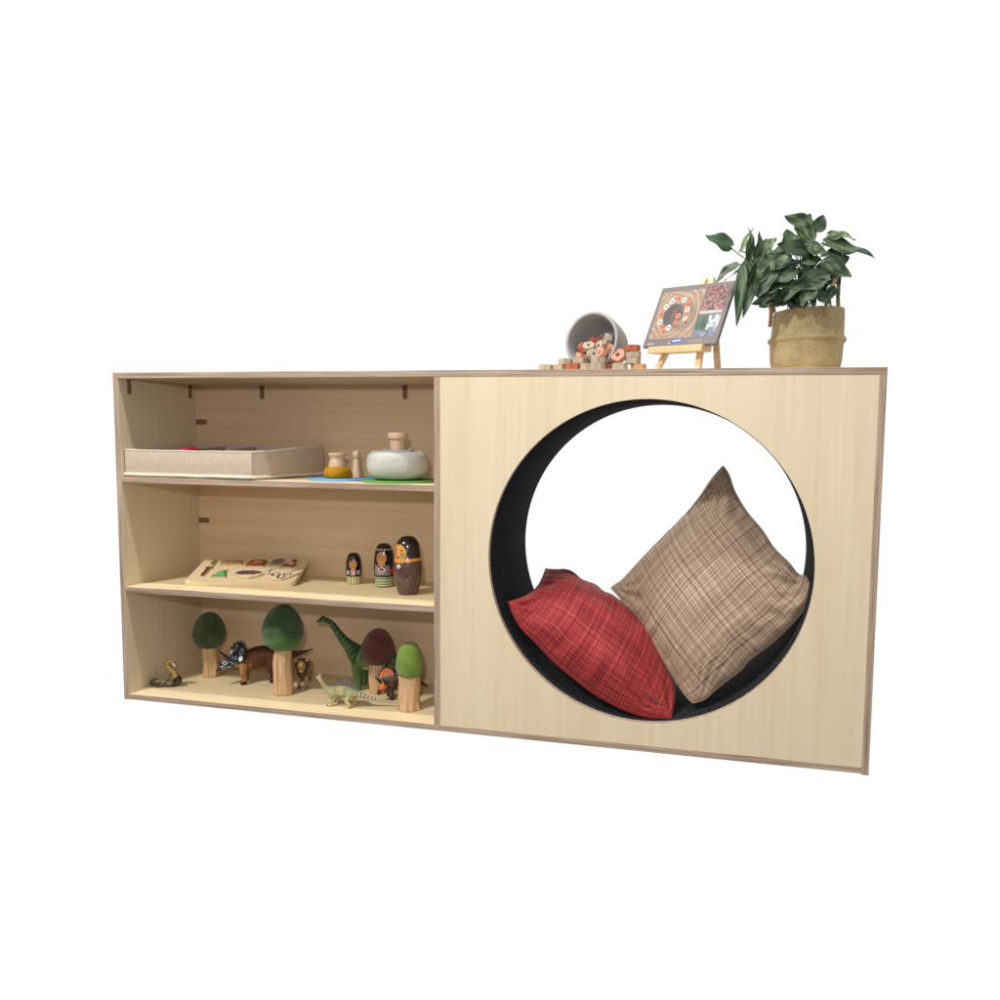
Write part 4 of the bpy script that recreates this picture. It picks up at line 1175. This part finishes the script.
paint(o, lambda c, n_: mix(tuple(q_*.74 for q_ in pr(c, n_)[:3]), S(120,110,108), .12))

# ------------------------------------------------------------------ basket and plant
bc = stand(805, .135, H+.0004); k = .965/pxm(bc)
bas = thing('seagrass_basket', 'round belly seagrass basket with rope handles at the right end of the unit top', 'basket', bc)
M_sea, nt_, b_ = mat('woven_seagrass')
tc_ = N(nt_, 'ShaderNodeTexCoord'); uv_ = N(nt_, 'ShaderNodeUVMap')
br = N(nt_, 'ShaderNodeTexBrick', Scale=1.0)
br.inputs['Mortar Size'].default_value = .10; br.inputs['Brick Width'].default_value = 1.0; br.inputs['Row Height'].default_value = .5
br.inputs['Color1'].default_value = S(192,172,130); br.inputs['Color2'].default_value = S(160,139,100); br.inputs['Mortar'].default_value = S(112,86,54)
mp_ = N(nt_, 'ShaderNodeMapping'); mp_.inputs['Scale'].default_value = (84, 17, 1)
L(nt_, uv_, 'UV', mp_, 'Vector'); L(nt_, mp_, 'Vector', br, 'Vector')
nn = N(nt_, 'ShaderNodeTexNoise', Scale=26.0, Detail=4.0); L(nt_, tc_, 'Object', nn, 'Vector')
rr = ramp(nt_, ((.35, S(156,134,94)), (.7, S(198,178,138)))); L(nt_, nn, 'Fac', rr, 'Fac')
mx_ = N(nt_, 'ShaderNodeMix', data_type='RGBA'); mx_.inputs[0].default_value = .42
L(nt_, br, 'Color', mx_, 6); L(nt_, rr, 'Color', mx_, 7); L(nt_, mx_, 2, b_, 'Base Color')
b_.inputs['Roughness'].default_value = .75
bump(nt_, b_, br, 'Fac', -.8, .003)
prof = smooth_prof([(0,0),(31*k,.3*k),(33.6*k,3*k),(35.6*k,10*k),(36.4*k,20*k),(36.8*k,28*k),(39*k,31.5*k),(38.8*k,33.5*k),(36.6*k,37*k),(35.9*k,46*k),(35.5*k,56*k),(35.0*k,61.5*k),(33.8*k,62*k),(32.8*k,60*k),(32*k,40*k),(0,39*k)], 6)
def bwob(p, t):
    z = p.z/k; tl_ = sst(20, 60, z)
    return Vector((p.x+1.4*k*tl_, p.y, p.z + tl_*p.x*.055 + .35*k*math.sin(18*t)*sst(2,8,z)*.4))
bm = lathe(prof, 96, bwob)
uvl = bm.loops.layers.uv.new('UVMap')
for f in bm.faces:
    ts = [math.atan2(l.vert.co.y, l.vert.co.x) % (2*PI) for l in f.loops]
    hi_ = max(ts)
    for l, t in zip(f.loops, ts):
        if hi_-t > PI: t += 2*PI
        l[uvl].uv = (t/(2*PI), l.vert.co.z/.13)
obj('basket_body', bm, M_sea, bas, True)
M_rope = plain('seagrass_rope', S(164,134,94), .85, .25, 200, .5, 500)
def rope(pts, name='handle'):
    cp = curve([(a, b, c, .0) for a, b, c in pts], 14); bm = bmesh.new()
    for ph in (0, 2*PI/3, 4*PI/3):
        q = []
        for i, (a, b, c, _) in enumerate(cp):
            d = Vector(cp[min(i+1,len(cp)-1)][:3])-Vector(cp[max(i-1,0)][:3])
            x, y = frame(d); t = ph+i*.55
            v = Vector((a,b,c))+(x*math.cos(t)+y*math.sin(t))*.0022
            q.append((v.x, v.y, v.z, .0023))
        tube(bm, q, 6)
    return obj(name, bm, M_rope, bas, True)
def bl(px, py, Y): q = at_y(px, py, Y)-bc; return (q.x, q.y, q.z)
rope([bl(826,316,.068), bl(826,306,.070), bl(830,294,.085), bl(836,279,.105), bl(839,276,.125), bl(838.5,287,.150), bl(838,300,.165), bl(839,313,.160)])
rope([bl(770,326,.115), bl(771,314,.120), bl(770,305,.125), bl(764,297,.135), bl(759,291,.150), bl(763,294,.170), bl(772,303,.185), bl(774,312,.186)])
# plant
pc = bc+Vector((0,0,.080))
pl = thing('potted_plant', 'trailing dark green leafy plant with pale streaked leaves in the basket', 'plant', pc)
bml = bmesh.new(); lcol = []
def leaf(base, tip, w, face, var=.25, fold=.18, droop=.12, hue=0):
    base, tip = Vector(base), Vector(tip); d = tip-base; ln = d.length; d.normalize()
    f = Vector(face).normalized(); f = (f-d*f.dot(d)).normalized(); s = d.cross(f)
    nu, nv = 8, 14; seed = random.random()*50; rows = []; tw_ = random.uniform(-.9, .9)
    for j in range(nv+1):
        t = j/nv
        wd = w*.5*(math.sin(PI*min(1, t**.62))**.8)*(1-.12*t)*(1.0 if t < .97 else .6)
        if j == 0: wd = w*.07
        row = []; sv, fv = s*math.cos(tw_*t)+f*math.sin(tw_*t), f*math.cos(tw_*t)-s*math.sin(tw_*t)
        for i in range(-nu//2, nu//2+1):
            a_ = i/(nu/2)
            back = -.10*ln*(1-sst(0, .22, t))*abs(a_)**1.5             # heart lobes behind the stalk
            p = base + d*(t*ln+back) + sv*(a_*wd) + fv*(fold*wd*abs(a_)**1.3 - droop*ln*t*t + .09*w*math.sin(t*9+seed)*abs(a_)**2 )
            row.append(bml.verts.new(p-pc))
            vein = max(0, 1-abs(a_)*7)
            st = sst(-.02, .3, nz((a_*2.2+seed, t*2.4-abs(a_)*1.6, seed), 1.5))
            base_c = mix(S(19,34,25), S(48,72,50), .5+.9*nz((a_+seed, t*2, seed), 1.3)+hue)
            col = mix(base_c, S(136,152,104), min(.95, var*1.6)*st)
            col = mix(col, S(84,112,66), vein*.35)
            lcol.append(col)
        rows.append(row)
    for a, b in zip(rows, rows[1:]):
        for i in range(nu): bml.faces.new((a[i], a[i+1], b[i+1], b[i]))
bms = bmesh.new()
def stalk(pts, r=.0014):
    tube(bms, [(a-pc.x, b-pc.y, c-pc.z, rr_) for a, b, c, rr_ in curve([(q.x, q.y, q.z, r) for q in pts], 6)], 7)
CTR = at_y(800, 300, .135)
toward = Vector((0,-1,.25))
def L2(bx, by, Yb, tx, ty, Yt, w, face=(0,-1,.4), stem=True, **kw):
    b_, t_ = at_y(bx, by, Yb), at_y(tx, ty, Yt)
    leaf(b_, t_, w/pxm(b_), face, **kw)
    if stem:
        mid = (b_+CTR)*.5+Vector((0,0,.02)); stalk([CTR+Vector((random.uniform(-.02,.02), random.uniform(-.02,.02), -.02)), mid, b_], .0011)
# left spray
L2(731,246,.06, 705,235,.05, 19, (-.2,-1,.3), False, hue=.5, droop=-.02, var=.1)
stalk([at_y(730,247,.06), at_y(741,256,.07), at_y(757,266,.09), at_y(780,290,.12)], .0010)
L2(748,259,.06, 752,227,.06, 14, (.6,-1,0), var=.9, fold=.5, hue=.2)
L2(741,251,.065, 751,226,.07, 9, (-.7,-.6,.3), var=.6, hue=.2)
L2(756,257,.06, 762,231,.05, 12, (.4,-1,.1), fold=.5, hue=-.1)
L2(754,266,.07, 747,240,.07, 12, (-.4,-1,.2), var=.2)
L2(737,264,.055, 713,281,.05, 12, (-.1,-.8,.6), var=.2, fold=.3)
L2(744,269,.06, 723,279,.06, 10, (-.2,-.5,1), var=.5)
L2(743,268,.05, 737,326,.03, 13, (-.4,-1,.1), var=.25, fold=.35, droop=.05)
L2(756,268,.05, 743,318,.03, 14, (.5,-1,.1), fold=.45, droop=.05, hue=-.15)
L2(748,262,.055, 760,300,.05, 20, (.2,-1,.2), hue=-.2)
L2(760,258,.06, 748,290,.05, 18, (-.2,-1,.3), hue=-.1, var=.15)
L2(762,262,.06, 764,236,.08, 15, (-.1,-1,.3), var=.7, hue=.2)
L2(770,262,.05, 756,284,.035, 17, (-.2,-1,.3), var=.3, hue=.1)
L2(774,272,.045, 757,297,.03, 17, (-.2,-1,.3), var=.1, hue=-.1)
L2(768,256,.06, 779,276,.05, 16, (.1,-1,.4), var=.3, hue=.1)
L2(776,285,.045, 763,303,.03, 15, (-.1,-1,.4), var=.2)
L2(764,250,.07, 776,236,.07, 13, (-.1,-1,.3), var=.5, hue=.25)
L2(788,254,.06, 768,272,.045, 18, (-.2,-1,.5), var=.4, hue=.15)
# crown
L2(815,229,.10, 784,216,.08, 21, (.1,-1,.5), var=.35, droop=-.05, hue=.2)
L2(800,232,.12, 813,212,.14, 20, (.1,-1,.4), var=.4, hue=.2)
L2(817,231,.10, 824,214,.10, 15, (.2,-1,.2), hue=.3, var=.1)
L2(812,240,.09, 796,222,.08, 20, (0,-1,.4), var=.4, hue=.1)
L2(826,243,.09, 877,254,.06, 25, (.1,-1,.7), var=.3, droop=.08, hue=-.1)
L2(829,235,.10, 856,236,.09, 17, (.1,-1,.6), var=.5, hue=.1)
L2(836,252,.08, 868,249,.07, 15, (.0,-.7,1), var=.2)
L2(822,255,.09, 844,250,.08, 13, (0,-.6,1), hue=-.1)
L2(824,262,.07, 852,276,.06, 20, (.2,-1,.2), fold=.4, hue=-.15)
L2(836,262,.08, 850,257,.08, 14, (.2,-1,0), hue=-.1)
L2(800,245,.08, 772,253,.06, 18, (-.2,-1,.4), hue=.1, var=.3)
L2(792,238,.08, 770,262,.06, 16, (-.3,-1,.3), var=.2, hue=.15)
L2(795,235,.09, 783,240,.06, 18, (-.2,-1,.4), hue=.35, var=.1)
L2(806,252,.07, 778,243,.05, 20, (-.1,-1,.5), hue=-.15, var=.1)
L2(812,262,.06, 768,266,.04, 17, (0,-.7,1), hue=-.1, var=.35)
L2(808,246,.07, 826,252,.06, 14, (.1,-1,.4), hue=.2, var=.3)
# middle and lower
L2(826,275,.05, 790,288,.03, 22, (-.1,-1,.4), var=.15, droop=.05)
L2(796,268,.05, 770,283,.03, 20, (-.1,-1,.3), hue=-.15)
L2(780,270,.05, 758,282,.035, 18, (-.2,-1,.4), hue=-.05, var=.3)
L2(786,282,.045, 764,292,.03, 18, (-.2,-1,.4), var=.1, hue=-.1)
L2(798,282,.045, 782,300,.03, 20, (0,-1,.3), hue=.05, var=.15)
L2(812,288,.04, 801,306,.03, 17, (.1,-1,.3), var=.15)
L2(822,282,.05, 806,294,.04, 14, (.1,-1,.5), hue=.2, var=.4, fold=.3)
L2(806,287,.04, 830,280,.04, 13, (.2,-1,.4), fold=.4, hue=.1)
L2(818,294,.05, 833,305,.045, 13, (.2,-1,.3), hue=-.15)
L2(783,292,.06, 752,304,.05, 15, (-.1,-.8,.7), hue=-.1, var=.2)
L2(790,296,.06, 770,305,.05, 12, (-.1,-.9,.5), hue=-.2)
L2(836,288,.08, 822,302,.06, 12, (.2,-1,.2), hue=-.1)
L2(775,262,.07, 786,236,.10, 14, (-.3,-1,.3), var=.2)
L2(832,272,.10, 842,292,.11, 12, (.2,-1,.3), hue=-.2)
# fill behind so the clump is deep
for i in range(46):
    a_ = random.uniform(0, 2*PI); rr_ = random.uniform(.01, .062); z = random.uniform(-.005, .105)
    b_ = CTR+Vector((math.cos(a_)*rr_*.9-.006, abs(math.sin(a_))*rr_*.8-.015, z))
    dr = Vector((math.cos(a_)*1.0-.1, math.sin(a_)*.8, random.uniform(-.5,.45))).normalized()
    ln = random.uniform(.03, .052)
    leaf(b_, b_+dr*ln, random.uniform(.022, .036), (random.uniform(-.5,.5), -1, random.uniform(.2,.9)), var=random.uniform(0,.35), hue=random.uniform(-.3,.1))
    if i % 3 == 0: stalk([CTR+Vector((random.uniform(-.03,.03), random.uniform(-.03,.03), -.03)), (CTR+b_)*.5+Vector((0,0,.012)), b_], .0011)
me = bpy.data.meshes.new('foliage'); bml.verts.ensure_lookup_table(); bml.to_mesh(me); bml.free()
o = link('foliage', me, M_leaf, pl, True)
ca = me.color_attributes.new('paint', 'FLOAT_COLOR', 'POINT')
for i, c_ in enumerate(lcol): ca.data[i].color = c_
obj('stem', bms, M_stem, pl, True)
bm = lathe([(0,-.002),(.0655,-.002),(.0655,.002),(0,.006)], 40)
tag(obj('potting_soil', bm, plain('dark_soil', S(52,40,30), 1, .4, 200, .8), None, True, bc+Vector((.002,0,.086))), 'dark potting soil under the plant in the basket', 'soil')

# pieces of a part hang under that part
for root in [o_ for o_ in COL.objects if o_.parent is None]:
    kids = {}
    for c_ in root.children: kids.setdefault(c_.name.split('.')[0], []).append(c_)
    for host, subs in (('head', ('eye', 'horn')), ('body', ('eye', 'upper_jaw', 'lower_jaw')), ('cover', ('seam', 'sewn_label')),
                       ('side_wall', ('piping', 'stitch_line')), ('back_panel', ('slot_shade_plate',))):
        for n_ in subs:
            for c_ in kids.get(n_, []):
                if host in kids and c_.parent == root and not (host == 'body' and 'head' in kids): c_.parent = kids[host][0]

# ------------------------------------------------------------------ light
wd = bpy.data.worlds.new('World'); SC.world = wd; wd.use_nodes = True
nt = wd.node_tree; bg = nt.nodes['Background']
# white studio all round; the room in front of and below the unit is dimmer
tc = N(nt, 'ShaderNodeTexCoord'); sp = N(nt, 'ShaderNodeSeparateXYZ'); L(nt, tc, 'Generated', sp, 0)
fr_ = N(nt, 'ShaderNodeMapRange', interpolation_type='SMOOTHSTEP')        # 1 towards the room, 0 towards the white wall
fr_.inputs[1].default_value = .2; fr_.inputs[2].default_value = -.25
L(nt, sp, 'Y', fr_, 0)
up_ = N(nt, 'ShaderNodeMapRange', interpolation_type='SMOOTHSTEP')        # the room is lighter towards its ceiling
up_.inputs[1].default_value = -.6; up_.inputs[2].default_value = .6; up_.inputs[3].default_value = .17; up_.inputs[4].default_value = .66
L(nt, sp, 'Z', up_, 0)
mx = N(nt, 'ShaderNodeMix', data_type='FLOAT'); mx.inputs[2].default_value = 1.02
L(nt, fr_, 0, mx, 0); L(nt, up_, 0, mx, 3)
cb = N(nt, 'ShaderNodeCombineColor')
for i in range(3): L(nt, mx, 0, cb, i)
L(nt, cb, 0, bg, 'Color'); bg.inputs['Strength'].default_value = 1.0

def area(name, loc, aim, sx, sy, power, col=(1,.985,.965)):
    l = bpy.data.lights.new(name, 'AREA'); l.shape = 'RECTANGLE'; l.size = sx; l.size_y = sy; l.energy = power; l.color = col
    o = bpy.data.objects.new(name, l); COL.objects.link(o); o.location = loc
    o.rotation_euler = (Vector(aim)-Vector(loc)).to_track_quat('-Z', 'Y').to_euler()
    return o
area('ceiling_lamp', (.7, -.46, 2.6), (.7, -.2, 0), 1.3, .10, 35)
area('ceiling_lamp', (-.70, -2.16, 3.12), (.6, .1, .3), .34, .2, 104)
area('flash_lamp', (1.42, -1.72, .86), (.8, .1, .4), 0.06, .04, 8.5, (1,.98,.95))

# ------------------------------------------------------------------ render settings
vs_ = SC.view_settings; vs_.view_transform = 'Standard'; vs_.look = 'None'; vs_.exposure = 0; vs_.gamma = 1
vs_.use_curve_mapping = False
SC.cycles.max_bounces = 8; SC.cycles.diffuse_bounces = 5
SC.cycles.use_denoising = True
